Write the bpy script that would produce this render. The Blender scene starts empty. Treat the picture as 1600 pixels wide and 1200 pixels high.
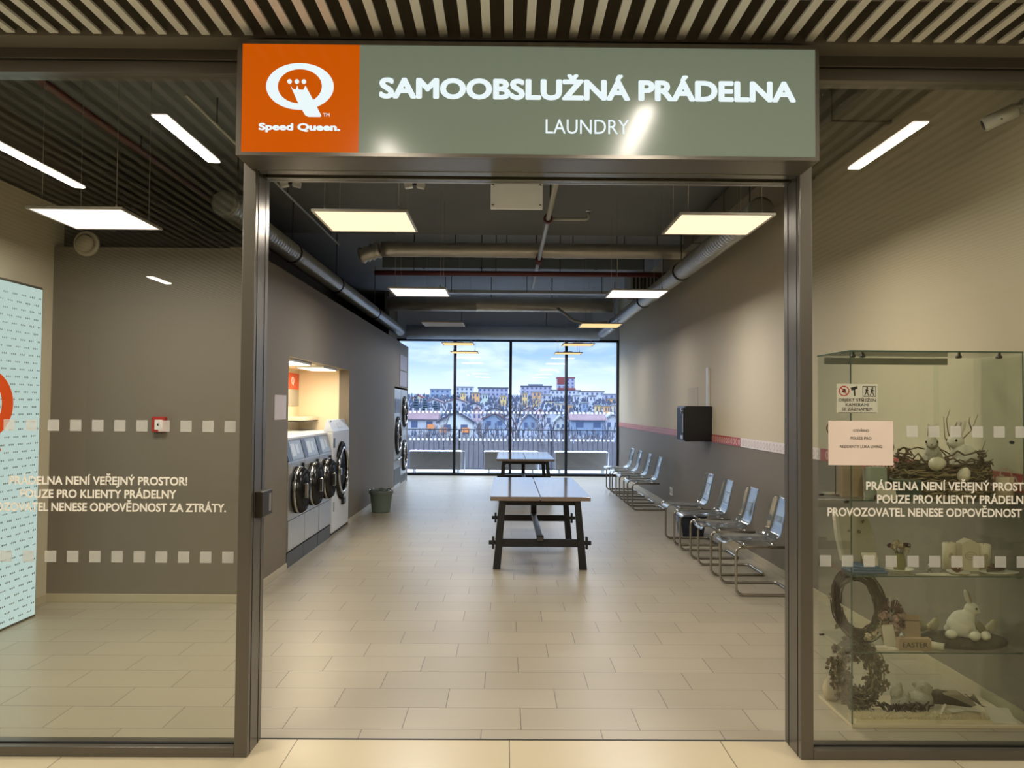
import bpy, bmesh, math, random
from mathutils import Vector, Matrix, Euler

R = math.radians
rnd = random.Random(7)
col = bpy.context.scene.collection
scene = bpy.context.scene


# ------------------------------------------------------------------ materials
def lin(c):
    out = []
    for v in c[:3]:
        v = v / 255.0
        out.append(v / 12.92 if v <= 0.04045 else ((v + 0.055) / 1.055) ** 2.4)
    return (out[0], out[1], out[2], 1.0)


def new_mat(name):
    m = bpy.data.materials.new(name)
    m.use_nodes = True
    nt = m.node_tree
    nt.nodes.clear()
    out = nt.nodes.new('ShaderNodeOutputMaterial')
    return m, nt, out


def nd(nt, kind, **kw):
    n = nt.nodes.new(kind)
    for k, v in kw.items():
        setattr(n, k, v)
    return n


def mth(nt, op, a, b=None, c=None):
    n = nt.nodes.new('ShaderNodeMath')
    n.operation = op
    for i, v in enumerate((a, b, c)):
        if v is None:
            continue
        if isinstance(v, (int, float)):
            n.inputs[i].default_value = v
        else:
            nt.links.new(v, n.inputs[i])
    return n.outputs[0]


def mixc(nt, fac, a, b, blend='MIX'):
    n = nt.nodes.new('ShaderNodeMix')
    n.data_type = 'RGBA'
    n.blend_type = blend
    for sock, v in ((n.inputs['Factor'], fac), (n.inputs[6], a), (n.inputs[7], b)):
        if isinstance(v, (int, float)):
            sock.default_value = v
        elif isinstance(v, tuple):
            sock.default_value = v
        else:
            nt.links.new(v, sock)
    return n.outputs[2]


def M(name, c, rough=0.5, metal=0.0, noise=None, bump=None, emit=None, spec=0.5, c2=None, coat=0.0):
    """Principled material with a procedural noise tint; c in sRGB 0-255."""
    m, nt, out = new_mat(name)
    p = nd(nt, 'ShaderNodeBsdfPrincipled')
    nt.links.new(p.outputs[0], out.inputs[0])
    p.inputs['Roughness'].default_value = rough
    p.inputs['Metallic'].default_value = metal
    p.inputs['Specular IOR Level'].default_value = spec
    p.inputs['Coat Weight'].default_value = coat
    base = lin(c)
    tc = nd(nt, 'ShaderNodeTexCoord')
    sc, am = noise if noise else (6.0, 0.06)
    n = nd(nt, 'ShaderNodeTexNoise')
    n.inputs['Scale'].default_value = sc
    n.inputs['Detail'].default_value = 4.0
    nt.links.new(tc.outputs['Object'], n.inputs['Vector'])
    if c2:
        dark = lin(c2)
    else:
        dark = tuple(v * (1.0 - am * 2) for v in base[:3]) + (1.0,)
    cc = mixc(nt, n.outputs['Fac'], dark, base)
    nt.links.new(cc, p.inputs['Base Color'])
    if bump:
        b = nd(nt, 'ShaderNodeBump')
        n2 = nd(nt, 'ShaderNodeTexNoise')
        n2.inputs['Scale'].default_value = bump[0]
        n2.inputs['Detail'].default_value = 5.0
        nt.links.new(tc.outputs['Object'], n2.inputs['Vector'])
        b.inputs['Strength'].default_value = bump[1]
        b.inputs['Distance'].default_value = 0.01
        nt.links.new(n2.outputs['Fac'], b.inputs['Height'])
        nt.links.new(b.outputs[0], p.inputs['Normal'])
    if emit:
        p.inputs['Emission Color'].default_value = lin(emit[0])
        p.inputs['Emission Strength'].default_value = emit[1]
    return m


def E(name, c, s):
    m, nt, out = new_mat(name)
    e = nd(nt, 'ShaderNodeEmission')
    e.inputs[0].default_value = lin(c)
    e.inputs[1].default_value = s
    nt.links.new(e.outputs[0], out.inputs[0])
    return m


def flat_black(name, c):
    m, nt, out = new_mat(name)
    d = nd(nt, 'ShaderNodeBsdfDiffuse')
    d.inputs[0].default_value = lin(c)
    g = nd(nt, 'ShaderNodeBsdfGlossy')
    g.inputs['Roughness'].default_value = 0.2
    x = nd(nt, 'ShaderNodeMixShader')
    x.inputs[0].default_value = 0.05
    nt.links.new(d.outputs[0], x.inputs[1])
    nt.links.new(g.outputs[0], x.inputs[2])
    nt.links.new(x.outputs[0], out.inputs[0])
    return m


def glass(name, f0=0.045, tint=(250, 252, 250), rough=0.0, white=0.0, wcol=(240, 240, 240), thru=False):
    m, nt, out = new_mat(name)
    lw = nd(nt, 'ShaderNodeLayerWeight')
    lw.inputs['Blend'].default_value = 0.5
    f = mth(nt, 'MULTIPLY_ADD', mth(nt, 'POWER', lw.outputs['Facing'], 5.0), 1.0 - f0, f0)
    t = nd(nt, 'ShaderNodeBsdfTransparent')
    t.inputs[0].default_value = lin(tint)
    g = nd(nt, 'ShaderNodeBsdfAnisotropic') if False else nd(nt, 'ShaderNodeBsdfGlossy')
    g.inputs['Roughness'].default_value = rough
    base = t.outputs[0]
    if white:
        d = nd(nt, 'ShaderNodeBsdfTranslucent' if thru else 'ShaderNodeBsdfDiffuse')
        d.inputs[0].default_value = lin(wcol)
        mx = nd(nt, 'ShaderNodeMixShader')
        mx.inputs[0].default_value = white
        nt.links.new(base, mx.inputs[1])
        nt.links.new(d.outputs[0], mx.inputs[2])
        base = mx.outputs[0]
    ms = nd(nt, 'ShaderNodeMixShader')
    nt.links.new(f, ms.inputs[0])
    nt.links.new(base, ms.inputs[1])
    nt.links.new(g.outputs[0], ms.inputs[2])
    nt.links.new(ms.outputs[0], out.inputs[0])
    return m


def tile_mat(name, w, h, shift, x0, y0, ca, cb, grout, gw, rough, vary=0.5, streak=True):
    """Running-bond tiles in the floor plane, every row moved on by `shift`."""
    m, nt, out = new_mat(name)
    p = nd(nt, 'ShaderNodeBsdfPrincipled')
    nt.links.new(p.outputs[0], out.inputs[0])
    tc = nd(nt, 'ShaderNodeTexCoord')
    sx = nd(nt, 'ShaderNodeSeparateXYZ')
    nt.links.new(tc.outputs['Object'], sx.inputs[0])
    v = mth(nt, 'DIVIDE', mth(nt, 'SUBTRACT', sx.outputs[1], y0), h)
    row = mth(nt, 'FLOOR', v)
    u = mth(nt, 'DIVIDE', mth(nt, 'SUBTRACT', mth(nt, 'SUBTRACT', sx.outputs[0], x0), mth(nt, 'MULTIPLY', row, shift)), w)
    cell = mth(nt, 'FLOOR', u)
    fu = mth(nt, 'FRACT', u)
    fv = mth(nt, 'FRACT', v)
    du = mth(nt, 'MULTIPLY', mth(nt, 'MINIMUM', fu, mth(nt, 'SUBTRACT', 1.0, fu)), w)
    dv = mth(nt, 'MULTIPLY', mth(nt, 'MINIMUM', fv, mth(nt, 'SUBTRACT', 1.0, fv)), h)
    d = mth(nt, 'MINIMUM', du, dv)
    g = mth(nt, 'LESS_THAN', d, gw)
    cid = nd(nt, 'ShaderNodeCombineXYZ')
    nt.links.new(cell, cid.inputs[0])
    nt.links.new(row, cid.inputs[1])
    wn = nd(nt, 'ShaderNodeTexWhiteNoise')
    wn.noise_dimensions = '3D'
    nt.links.new(cid.outputs[0], wn.inputs['Vector'])
    mp = nd(nt, 'ShaderNodeMapping')
    mp.inputs['Scale'].default_value = (0.8, 1.6, 1.0) if streak else (0.8, 0.8, 0.8)
    nt.links.new(tc.outputs['Object'], mp.inputs['Vector'])
    no = nd(nt, 'ShaderNodeTexNoise')
    no.inputs['Scale'].default_value = 1.5
    no.inputs['Detail'].default_value = 2.0
    nt.links.new(mp.outputs[0], no.inputs['Vector'])
    fac = wn.outputs['Value'] if not streak else mth(nt, 'ADD', mth(nt, 'MULTIPLY', wn.outputs['Value'], vary), mth(nt, 'MULTIPLY', no.outputs['Fac'], 1.0 - vary))
    c = mixc(nt, fac, lin(ca), lin(cb))
    c = mixc(nt, g, c, lin(grout))
    nt.links.new(c, p.inputs['Base Color'])
    p.inputs['Roughness'].default_value = rough
    b = nd(nt, 'ShaderNodeBump')
    b.inputs['Strength'].default_value = 0.25
    b.inputs['Distance'].default_value = 0.004
    nt.links.new(mth(nt, 'SUBTRACT', 1.0, g), b.inputs['Height'])
    nt.links.new(b.outputs[0], p.inputs['Normal'])
    return m


def wood_mat(name, ca, cb, rough, along=1):
    m, nt, out = new_mat(name)
    p = nd(nt, 'ShaderNodeBsdfPrincipled')
    nt.links.new(p.outputs[0], out.inputs[0])
    tc = nd(nt, 'ShaderNodeTexCoord')
    mp = nd(nt, 'ShaderNodeMapping')
    mp.inputs['Scale'].default_value = (18, 1.4, 18) if along == 1 else (1.4, 18, 18)
    nt.links.new(tc.outputs['Object'], mp.inputs['Vector'])
    no = nd(nt, 'ShaderNodeTexNoise')
    no.inputs['Scale'].default_value = 1.5
    no.inputs['Detail'].default_value = 8.0
    no.inputs['Distortion'].default_value = 0.6
    nt.links.new(mp.outputs[0], no.inputs['Vector'])
    c = mixc(nt, no.outputs['Fac'], lin(ca), lin(cb))
    nt.links.new(c, p.inputs['Base Color'])
    p.inputs['Roughness'].default_value = rough
    return m


# ------------------------------------------------------------------ mesh builder
class MB:
    def __init__(self):
        self.bm = bmesh.new()
        self.mi = 0

    def _new(self, before):
        for f in self.bm.faces:
            if f.index == -1 or f not in before:
                pass

    def box(self, x0, x1, y0, y1, z0, z1, bev=0.0, rot=None, seg=2, mi=0):
        ret = bmesh.ops.create_cube(self.bm, size=1.0)
        vs = ret['verts']
        c = Vector(((x0 + x1) / 2, (y0 + y1) / 2, (z0 + z1) / 2))
        s = Vector((abs(x1 - x0), abs(y1 - y0), abs(z1 - z0)))
        for v in vs:
            v.co = Vector((v.co.x * s.x, v.co.y * s.y, v.co.z * s.z))
        fs = set(f for v in vs for f in v.link_faces)
        if bev > 0:
            es = list(set(e for v in vs for e in v.link_edges))
            r = bmesh.ops.bevel(self.bm, geom=es, offset=bev, segments=seg, profile=0.5, affect='EDGES')
            vs = list(set(v for f in r['faces'] for v in f.verts) | set(v for v in vs if v.is_valid))
            fs = set(f for v in vs for f in v.link_faces)
        for f in fs:
            f.material_index = mi
        m = Matrix.Translation(c)
        if rot is not None:
            m = m @ Euler(rot).to_matrix().to_4x4()
        for v in vs:
            v.co = m @ v.co
        return vs

    def ring(self, c, ax, up, r, n, r2=None):
        r2 = r if r2 is None else r2
        o = ax.cross(up)
        return [self.bm.verts.new(c + up * (r * math.cos(2 * math.pi * i / n)) + o * (r2 * math.sin(2 * math.pi * i / n))) for i in range(n)]

    def tube(self, pts, r, n=10, cap=True, closed=False, smooth=True, mi=0):
        pts = [Vector(p) for p in pts]
        rs = r if isinstance(r, (list, tuple)) else [r] * len(pts)
        k = len(pts)
        rings = []
        up = None
        for i, p in enumerate(pts):
            if closed:
                a = pts[(i + 1) % k] - pts[i - 1]
            else:
                a = (pts[min(i + 1, k - 1)] - pts[max(i - 1, 0)])
            if a.length < 1e-9:
                a = Vector((0, 0, 1))
            a.normalize()
            if up is None:
                t = Vector((0, 0, 1)) if abs(a.z) < 0.9 else Vector((1, 0, 0))
                up = (t - a * t.dot(a)).normalized()
            else:
                up = (up - a * up.dot(a))
                up = up.normalized() if up.length > 1e-6 else Vector((0, 0, 1))
            rings.append(self.ring(p, a, up, rs[i], n))
        m = k if closed else k - 1
        for i in range(m):
            A, B = rings[i], rings[(i + 1) % k]
            for j in range(n):
                f = self.bm.faces.new((A[j], A[(j + 1) % n], B[(j + 1) % n], B[j]))
                f.smooth = smooth
                f.material_index = mi
        if cap and not closed:
            for q in (list(reversed(rings[0])), rings[-1]):
                f = self.bm.faces.new(q)
                f.material_index = mi
        return self

    def cyl(self, a, b, r, n=16, r2=None, mi=0, smooth=True):
        return self.tube([a, b], [r, r if r2 is None else r2], n=n, mi=mi, smooth=smooth)

    def lathe(self, prof, c=(0, 0, 0), n=24, axis='z', smooth=True, mi=0, sx=1.0, sy=1.0):
        """prof: list of (radius, height)."""
        c = Vector(c)
        rings = []
        for r, h in prof:
            vs = []
            for i in range(n):
                a = 2 * math.pi * i / n
                x, y = r * math.cos(a) * sx, r * math.sin(a) * sy
                if axis == 'z':
                    p = Vector((x, y, h))
                elif axis == 'x':
                    p = Vector((h, x, y))
                else:
                    p = Vector((y, h, x))
                vs.append(self.bm.verts.new(c + p))
            rings.append(vs)
        ringed = prof[0][0] > 1e-5 and prof[-1][0] > 1e-5 and axis in 'xyz' and len(prof) > 3
        pairs = list(zip(rings, rings[1:])) + ([(rings[-1], rings[0])] if ringed else [])
        for A, B in pairs:
            for j in range(n):
                f = self.bm.faces.new((A[j], A[(j + 1) % n], B[(j + 1) % n], B[j]))
                f.smooth = smooth
                f.material_index = mi
        for vs, (r, h), rev in () if ringed else ((rings[0], prof[0], True), (rings[-1], prof[-1], False)):
            if r > 1e-5:
                f = self.bm.faces.new(list(reversed(vs)) if rev else vs)
                f.material_index = mi
        return self

    def ell(self, c, r, seg=16, rot=None, mi=0):
        ret = bmesh.ops.create_uvsphere(self.bm, u_segments=seg, v_segments=max(6, seg // 2 + 2), radius=1.0)
        m = Matrix.Translation(Vector(c))
        if rot is not None:
            m = m @ Euler(rot).to_matrix().to_4x4()
        m = m @ Matrix.Diagonal((r[0], r[1], r[2], 1.0))
        for v in ret['verts']:
            v.co = m @ v.co
            for f in v.link_faces:
                f.smooth = True
                f.material_index = mi
        return self

    def prism(self, poly, y0, y1, mi=0, plane='xz', smooth=False):
        """Extrude a 2-D polygon. plane 'xz' extrudes in y, 'yz' in x, 'xy' in z."""
        def P(a, b, d):
            return {'xz': Vector((a, d, b)), 'yz': Vector((d, a, b)), 'xy': Vector((a, b, d))}[plane]
        A = [self.bm.verts.new(P(a, b, y0)) for a, b in poly]
        B = [self.bm.verts.new(P(a, b, y1)) for a, b in poly]
        n = len(poly)
        fs = [self.bm.faces.new(A), self.bm.faces.new(list(reversed(B)))]
        for i in range(n):
            f = self.bm.faces.new((A[i], B[i], B[(i + 1) % n], A[(i + 1) % n]))
            f.smooth = smooth
            fs.append(f)
        for f in fs:
            f.material_index = mi
        return self

    def annulus(self, outer, inner, y0, y1, plane='xz', mi=0):
        """Ring between two outlines with equally many points."""
        def P(a, b, d):
            return {'xz': Vector((a, d, b)), 'yz': Vector((d, a, b)), 'xy': Vector((a, b, d))}[plane]
        n = len(outer)
        L = [[self.bm.verts.new(P(a, b, y)) for a, b in o] for o in (outer, inner) for y in (y0, y1)]
        o0, o1, i0, i1 = L
        for k in range(n):
            q = (k + 1) % n
            for f in ((o0[k], o0[q], i0[q], i0[k]), (o1[k], i1[k], i1[q], o1[q]), (o0[k], o1[k], o1[q], o0[q]), (i0[k], i0[q], i1[q], i1[k])):
                self.bm.faces.new(f).material_index = mi
        return self

    def quad(self, a, b, c, d, mi=0):
        f = self.bm.faces.new([self.bm.verts.new(Vector(p)) for p in (a, b, c, d)])
        f.material_index = mi
        return f

    def mesh(self, me, mat, mi=0):
        """Merge an existing mesh, moved by matrix."""
        vs = [self.bm.verts.new(mat @ v.co) for v in me.vertices]
        for p in me.polygons:
            try:
                f = self.bm.faces.new([vs[i] for i in p.vertices])
                f.material_index = mi
                f.smooth = p.use_smooth
            except ValueError:
                pass
        return self

    def build(self, name, mats, parent=None, loc=None, normals=True):
        if normals:
            bmesh.ops.recalc_face_normals(self.bm, faces=self.bm.faces[:])
        me = bpy.data.meshes.new(name)
        self.bm.to_mesh(me)
        self.bm.free()
        for m in (mats if isinstance(mats, (list, tuple)) else [mats]):
            me.materials.append(m)
        o = bpy.data.objects.new(name, me)
        col.objects.link(o)
        if parent is not None:
            o.parent = parent
        if loc is not None:
            o.location = loc
        return o


def tag(o, label=None, cat=None, group=None, kind=None):
    if label:
        o['label'] = label
    if cat:
        o['category'] = cat
    if group:
        o['group'] = group
    if kind:
        o['kind'] = kind
    return o


def thing(name, label, cat, loc=(0, 0, 0), rz=0.0, group=None, kind=None):
    o = bpy.data.objects.new(name, None)
    o.empty_display_size = 0.1
    col.objects.link(o)
    o.location = loc
    o.rotation_euler = (0, 0, rz)
    return tag(o, label, cat, group, kind)


def dup(root, loc, rz=None, label=None, group=None):
    r = root.copy()
    col.objects.link(r)
    r.location = loc
    if rz is not None:
        r.rotation_euler = (0, 0, rz)
    if label:
        r['label'] = label
    if group:
        r['group'] = group
    for ch in list(root.children):
        c = ch.copy()
        col.objects.link(c)
        c.parent = r
        for g in list(ch.children):
            d = g.copy()
            col.objects.link(d)
            d.parent = c
    return r


_text_cache = {}


def text_mesh(s, bold=0.0):
    key = (s, bold)
    if key not in _text_cache:
        cu = bpy.data.curves.new('lettering', 'FONT')
        cu.body = s
        cu.size = 1.0
        cu.resolution_u = 4
        o = bpy.data.objects.new('lettering', cu)
        col.objects.link(o)
        bpy.context.view_layer.update()
        me = bpy.data.meshes.new_from_object(o.evaluated_get(bpy.context.evaluated_depsgraph_get()))
        bpy.data.objects.remove(o)
        xs = [v.co.x for v in me.vertices]
        _text_cache[key] = (me, min(xs), max(xs))
    return _text_cache[key]


def put_text(mb, s, x, z, cap, width=None, align='c', bold=0.0, y=0.0, face='-y', mi=0):
    """Letters of cap height `cap` on the baseline z; face is the side they read from."""
    me, x0, x1 = text_mesh(s, bold)
    sz = cap / (0.682 + 2 * bold)
    x0, x1 = x0 - bold, x1 + bold
    sx = sz if width is None else width / (x1 - x0)
    w = (x1 - x0) * sx
    ox = {'c': x - w / 2, 'l': x, 'r': x - w}[align] - x0 * sx
    z = z + bold * sz
    if face == '-y':
        m = Matrix(((sx, 0, 0, ox), (0, 0, -1, y), (0, sz, 0, z), (0, 0, 0, 1)))
    elif face == '+x':
        m = Matrix(((0, 0, 1, y), (sx, 0, 0, ox), (0, sz, 0, z), (0, 0, 0, 1)))
    elif face == 'up':
        m = Matrix(((sx, 0, 0, ox), (0, sz, 0, z), (0, 0, 1, y), (0, 0, 0, 1)))
    mb.mesh(me, m, mi)
    if bold:
        k = 10 if bold > 0.02 else 6
        for i in range(k):
            a = 2 * math.pi * i / k
            mb.mesh(me, m @ Matrix.Translation((bold * math.cos(a), bold * math.sin(a), 0.00006 * (i + 1) / max(abs(m.to_scale().z), 0.01))), mi)
    return w


def blob(parts, voxel=0.006, smooth=6):
    """One continuous surface from overlapping ellipsoids (centre, radii, rotation)."""
    mb = MB()
    for p in parts:
        mb.ell(p[0], p[1], 20, p[2] if len(p) > 2 else None)
    o = mb.build('body', [])
    md = o.modifiers.new('r', 'REMESH')
    md.mode = 'VOXEL'
    md.voxel_size = voxel
    md.use_smooth_shade = True
    sm = o.modifiers.new('s', 'SMOOTH')
    sm.factor = 0.5
    sm.iterations = smooth
    bpy.context.view_layer.update()
    me = bpy.data.meshes.new_from_object(o.evaluated_get(bpy.context.evaluated_depsgraph_get()))
    old = o.data
    bpy.data.objects.remove(o)
    bpy.data.meshes.remove(old)
    return me


def mesh_obj(name, me, mat, parent=None, loc=None):
    me.materials.clear()
    me.materials.append(mat)
    for p in me.polygons:
        p.use_smooth = True
    o = bpy.data.objects.new(name, me)
    col.objects.link(o)
    if parent is not None:
        o.parent = parent
    if loc is not None:
        o.location = loc
    return o


def ellipse(cx, cz, rx, rz, n=48):
    return [(cx + rx * math.cos(2 * math.pi * i / n), cz + rz * math.sin(2 * math.pi * i / n)) for i in range(n)]


def fillet(pts, r, n=6):
    """Round the corners of a polyline."""
    pts = [Vector(p) for p in pts]
    out = [pts[0]]
    for a, b, c in zip(pts, pts[1:], pts[2:]):
        u, v = (a - b), (c - b)
        d = min(r, u.length * 0.49, v.length * 0.49)
        p, q = b + u.normalized() * d, b + v.normalized() * d
        for i in range(n + 1):
            t = i / n
            out.append(p * (1 - t) ** 2 + b * (2 * t * (1 - t)) + q * t * t)
    out.append(pts[-1])
    return out


def area_light(name, loc, sx, sy, power, color, rot=(0, 0, 0), spread=180):
    l = bpy.data.lights.new(name, 'AREA')
    l.shape = 'RECTANGLE'
    l.size, l.size_y = sx, sy
    l.energy = power
    l.color = color
    l.spread = R(spread)
    o = bpy.data.objects.new(name, l)
    col.objects.link(o)
    o.location = loc
    o.rotation_euler = rot
    return o

# ------------------------------------------------------------------ palette
frame_m = M('bronze_frame_metal', (104, 99, 90), 0.28, 0.45, (3, 0.05))
gasket_m = M('black_gasket', (22, 21, 19), 0.5)
pane_m = glass('shop_glass', 0.045, (249, 250, 246))
win_m = glass('window_glass', 0.03, (248, 251, 253))
vinyl_m = glass('frosted_vinyl', 0.03, (250, 250, 250), 0.25, 0.34, (228, 228, 222))
letter_m = M('white_vinyl_lettering', (240, 236, 224), 0.5)
wall_l_m = M('taupe_wall_paint', (120, 112, 99), 0.6, noise=(2.0, 0.04), bump=(60, 0.04))
wall_b_m = M('beige_wall_paint', (206, 196, 172), 0.6, noise=(2.0, 0.03), bump=(60, 0.04))
wall_low_m = M('taupe_lower_wall_paint', (124, 117, 106), 0.55, noise=(2.0, 0.04), bump=(60, 0.04))
cream_m = M('cream_wall_paint', (236, 220, 188), 0.6, noise=(2.0, 0.02))
black_m = M('soffit_black_paint', (112, 106, 96), 0.8, noise=(3.0, 0.1))
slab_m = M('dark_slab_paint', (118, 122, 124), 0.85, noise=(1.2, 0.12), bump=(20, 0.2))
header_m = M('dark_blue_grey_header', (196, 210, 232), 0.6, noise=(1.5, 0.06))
base_m = M('pale_tile_skirting', (186, 176, 150), 0.35, noise=(4, 0.05))
floor_m = tile_mat('greige_floor_tile', 0.60, 0.30, 0.20, -0.11, 3.87, (156, 148, 129), (174, 166, 146), (96, 90, 80), 0.0022, 0.34, 0.45)
mall_floor_m = tile_mat('cream_mall_tile', 1.03, 0.90, 0.0, -1.0, 4.05 - 0.9, (198, 186, 155), (203, 192, 162), (112, 102, 84), 0.0025, 0.28, 0.4, False)
slat_m = M('pale_slat', (226, 226, 222), 0.45, noise=(2, 0.04))
chrome_m = M('chrome', (205, 205, 205), 0.12, 1.0, (3, 0.03))
steel_m = M('brushed_steel', (188, 188, 184), 0.3, 0.75, (14, 0.08))
zinc_m = M('galvanised_duct', (206, 210, 210), 0.3, 0.55, (10, 0.12), bump=(8, 0.1))
foil_m = M('foil_duct_wrap', (206, 202, 192), 0.32, 0.55, (5, 0.15), bump=(9, 0.5))
rod_m = M('black_rod', (30, 31, 31), 0.5)
red_pipe_m = M('dark_red_pipe', (96, 44, 44), 0.45)
pipe_m = M('pale_pipe', (176, 178, 172), 0.4, 0.3)
white_m = M('white_plastic', (226, 226, 222), 0.35)
paper_m = M('white_paper', (228, 224, 222), 0.8, noise=(12, 0.02))
dark_m = M('black_plastic', (20, 21, 24), 0.3, noise=(6, 0.1))
orange_m = M('orange_print', (226, 84, 26), 0.4)
red_m = M('red_plastic', (172, 42, 34), 0.4)

I4 = {'structure': 'structure'}


def struct(o):
    o['kind'] = 'structure'
    return o


# ------------------------------------------------------------------ shell
m = MB(); m.box(-3.9, 2.85, 4.05, 19.8, -0.12, 0.0)
struct(m.build('floor', floor_m))
m = MB(); m.box(-7, 7, -6.0, 4.05, -0.12, 0.0)
struct(m.build('floor_mall', mall_floor_m))
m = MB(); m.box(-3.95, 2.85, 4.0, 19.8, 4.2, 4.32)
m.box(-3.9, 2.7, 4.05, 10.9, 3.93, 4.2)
m.box(-3.9, 2.7, 10.9, 19.6, 4.19, 4.2, mi=1)  # far slab skin, window daylight put into its lighter bluish colour
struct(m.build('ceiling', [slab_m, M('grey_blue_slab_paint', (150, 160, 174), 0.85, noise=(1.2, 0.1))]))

# mall soffit: slats on a black void
m = MB()
k = -70
while k <= 70:
    x = 0.0 + k * 0.0985
    m.box(x - 0.019, x + 0.019, -6.0, 3.70, 3.31, 3.322)
    k += 1
m.box(-7, 7, -6, 3.82, 3.58, 3.64, mi=1)
m.box(-7, 7, 3.70, 3.83, 3.30, 3.58, mi=1)
for yy in (-4.4, -2.8, -1.2, 0.4, 2.0, 3.3):
    m.box(-7, 7, yy, yy + 0.05, 3.322, 3.38, mi=1)
struct(m.build('ceiling_mall', [slat_m, black_m]))
m = MB(); m.box(-7.12, -7, -6, 3.83, 0, 3.6); struct(m.build('wall_mall_west', wall_b_m))
m = MB(); m.box(7, 7.12, -6, 3.83, 0, 3.6); struct(m.build('wall_mall_east', wall_b_m))
m = MB(); m.box(-7.12, 7.12, -6.12, -6, 0, 3.6); struct(m.build('wall_mall_back', M('mall_back_wall', (150, 140, 120), 0.6)))
m = MB()
m.box(-7.12, -3.76, 3.83, 4.05, 0, 3.3); m.box(2.80, 7.12, 3.83, 4.05, 0, 3.3); m.box(2.70, 2.80, 3.96, 4.05, 0, 3.3)
m.box(-7.12, 7.12, 3.85, 4.05, 3.30, 4.32)
struct(m.build('wall_front', wall_l_m))

# laundry walls
m = MB()
m.box(2.70, 2.85, 4.05, 19.8, 0, 1.24, mi=0); m.box(2.70, 2.85, 4.05, 19.8, 1.24, 4.3, mi=1)
wr = struct(m.build('wall_right', [wall_low_m, wall_b_m]))
m = MB()
m.box(-2.30, -2.16, 6.8, 8.16, 0, 2.94); m.box(-2.30, -2.16, 8.16, 11.32, 2.12, 2.94)
m.box(-2.30, -2.16, 11.32, 15.93, 0, 2.94); m.box(-2.30, -2.16, 15.93, 17.97, 2.02, 2.94)
m.box(-2.30, -2.16, 17.97, 18.13, 0, 2.94)
m.box(-2.6, -2.30, 18.05, 18.13, 0, 2.94)
struct(m.build('wall_left', wall_l_m))
m = MB()
m.box(-2.97, -2.85, 8.06, 11.42, 0, 2.24); m.box(-2.85, -2.30, 8.06, 8.16, 0, 2.24)
m.box(-2.85, -2.30, 11.32, 11.42, 0, 2.24); m.box(-2.85, -2.30, 8.16, 11.32, 2.12, 2.24)
struct(m.build('wall_recess', cream_m))
m = MB()
m.box(-3.05, -2.95, 15.85, 18.05, 0, 2.1); m.box(-2.95, -2.30, 15.85, 15.93, 0, 2.1)
m.box(-2.95, -2.30, 17.97, 18.05, 0, 2.1); m.box(-2.95, -2.30, 15.93, 17.97, 2.02, 2.1)
struct(m.build('wall_recess_far', wall_l_m))
m = MB(); m.box(-3.76, -2.30, 6.8, 6.95, 0, 2.93); struct(m.build('wall_back', wall_l_m))
m = MB(); m.box(-3.9, -3.76, 4.05, 6.95, 0, 3.28); struct(m.build('wall_side', wall_b_m))
m = MB()
m.box(-4.0, -3.9, 4.05, 19.8, 0, 4.3); m.box(-3.9, -2.6, 19.5, 19.8, 0, 4.3); m.box(-2.7, -2.6, 18.13, 19.6, 0, 4.3)
struct(m.build('wall_outer', black_m))
m = MB(); m.box(-2.6, 2.7, 19.5, 19.8, 3.24, 4.3); struct(m.build('wall_header', header_m))

m = MB(); m.box(2.686, 2.70, 4.05, 19.6, 0, 0.07, 0.003); struct(m.build('baseboard_right', base_m))
m = MB()
m.box(-2.16, -2.146, 6.786, 8.16, 0, 0.07, 0.003); m.box(-2.16, -2.146, 11.32, 15.93, 0, 0.07, 0.003)
struct(m.build('baseboard_left', base_m))
m = MB(); m.box(-3.76, -2.146, 6.786, 6.8, 0, 0.07, 0.003); struct(m.build('baseboard_back', base_m))
m = MB(); m.box(-3.76, -3.746, 4.05, 6.786, 0, 0.07, 0.003); struct(m.build('baseboard_side', base_m))

# printed border running along the wall between the two paints
t = struct(thing('trim_1', None, None))
strip_red = M('red_border_print', (186, 84, 76), 0.35, noise=(20, 0.1))
strip_white = M('pale_border_print', (232, 222, 218), 0.3, noise=(20, 0.03))  # paler colour for the middle stretch of the border
ring_w = M('white_ring_print', (226, 190, 180), 0.4)
ring_g = M('pale_ring_print', (216, 200, 196), 0.4)
for nm, a, b, mm, rm in (('border_red', 4.06, 7.0, strip_red, ring_w), ('border_pale', 7.0, 9.38, strip_white, ring_g), ('border_red', 9.38, 19.5, strip_red, ring_w)):
    m = MB(); m.box(2.694, 2.70, a, b, 1.192, 1.292)
    s = m.build(nm, mm, t)
    m = MB(); y = a + 0.06
    while y < b - 0.05:
        m.annulus(ellipse(y, 1.242, 0.036, 0.036, 16), ellipse(y, 1.242, 0.022, 0.022, 16), 2.6925, 2.694, 'yz')
        y += 0.105
    m.build('printed_rings', rm, s)

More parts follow.
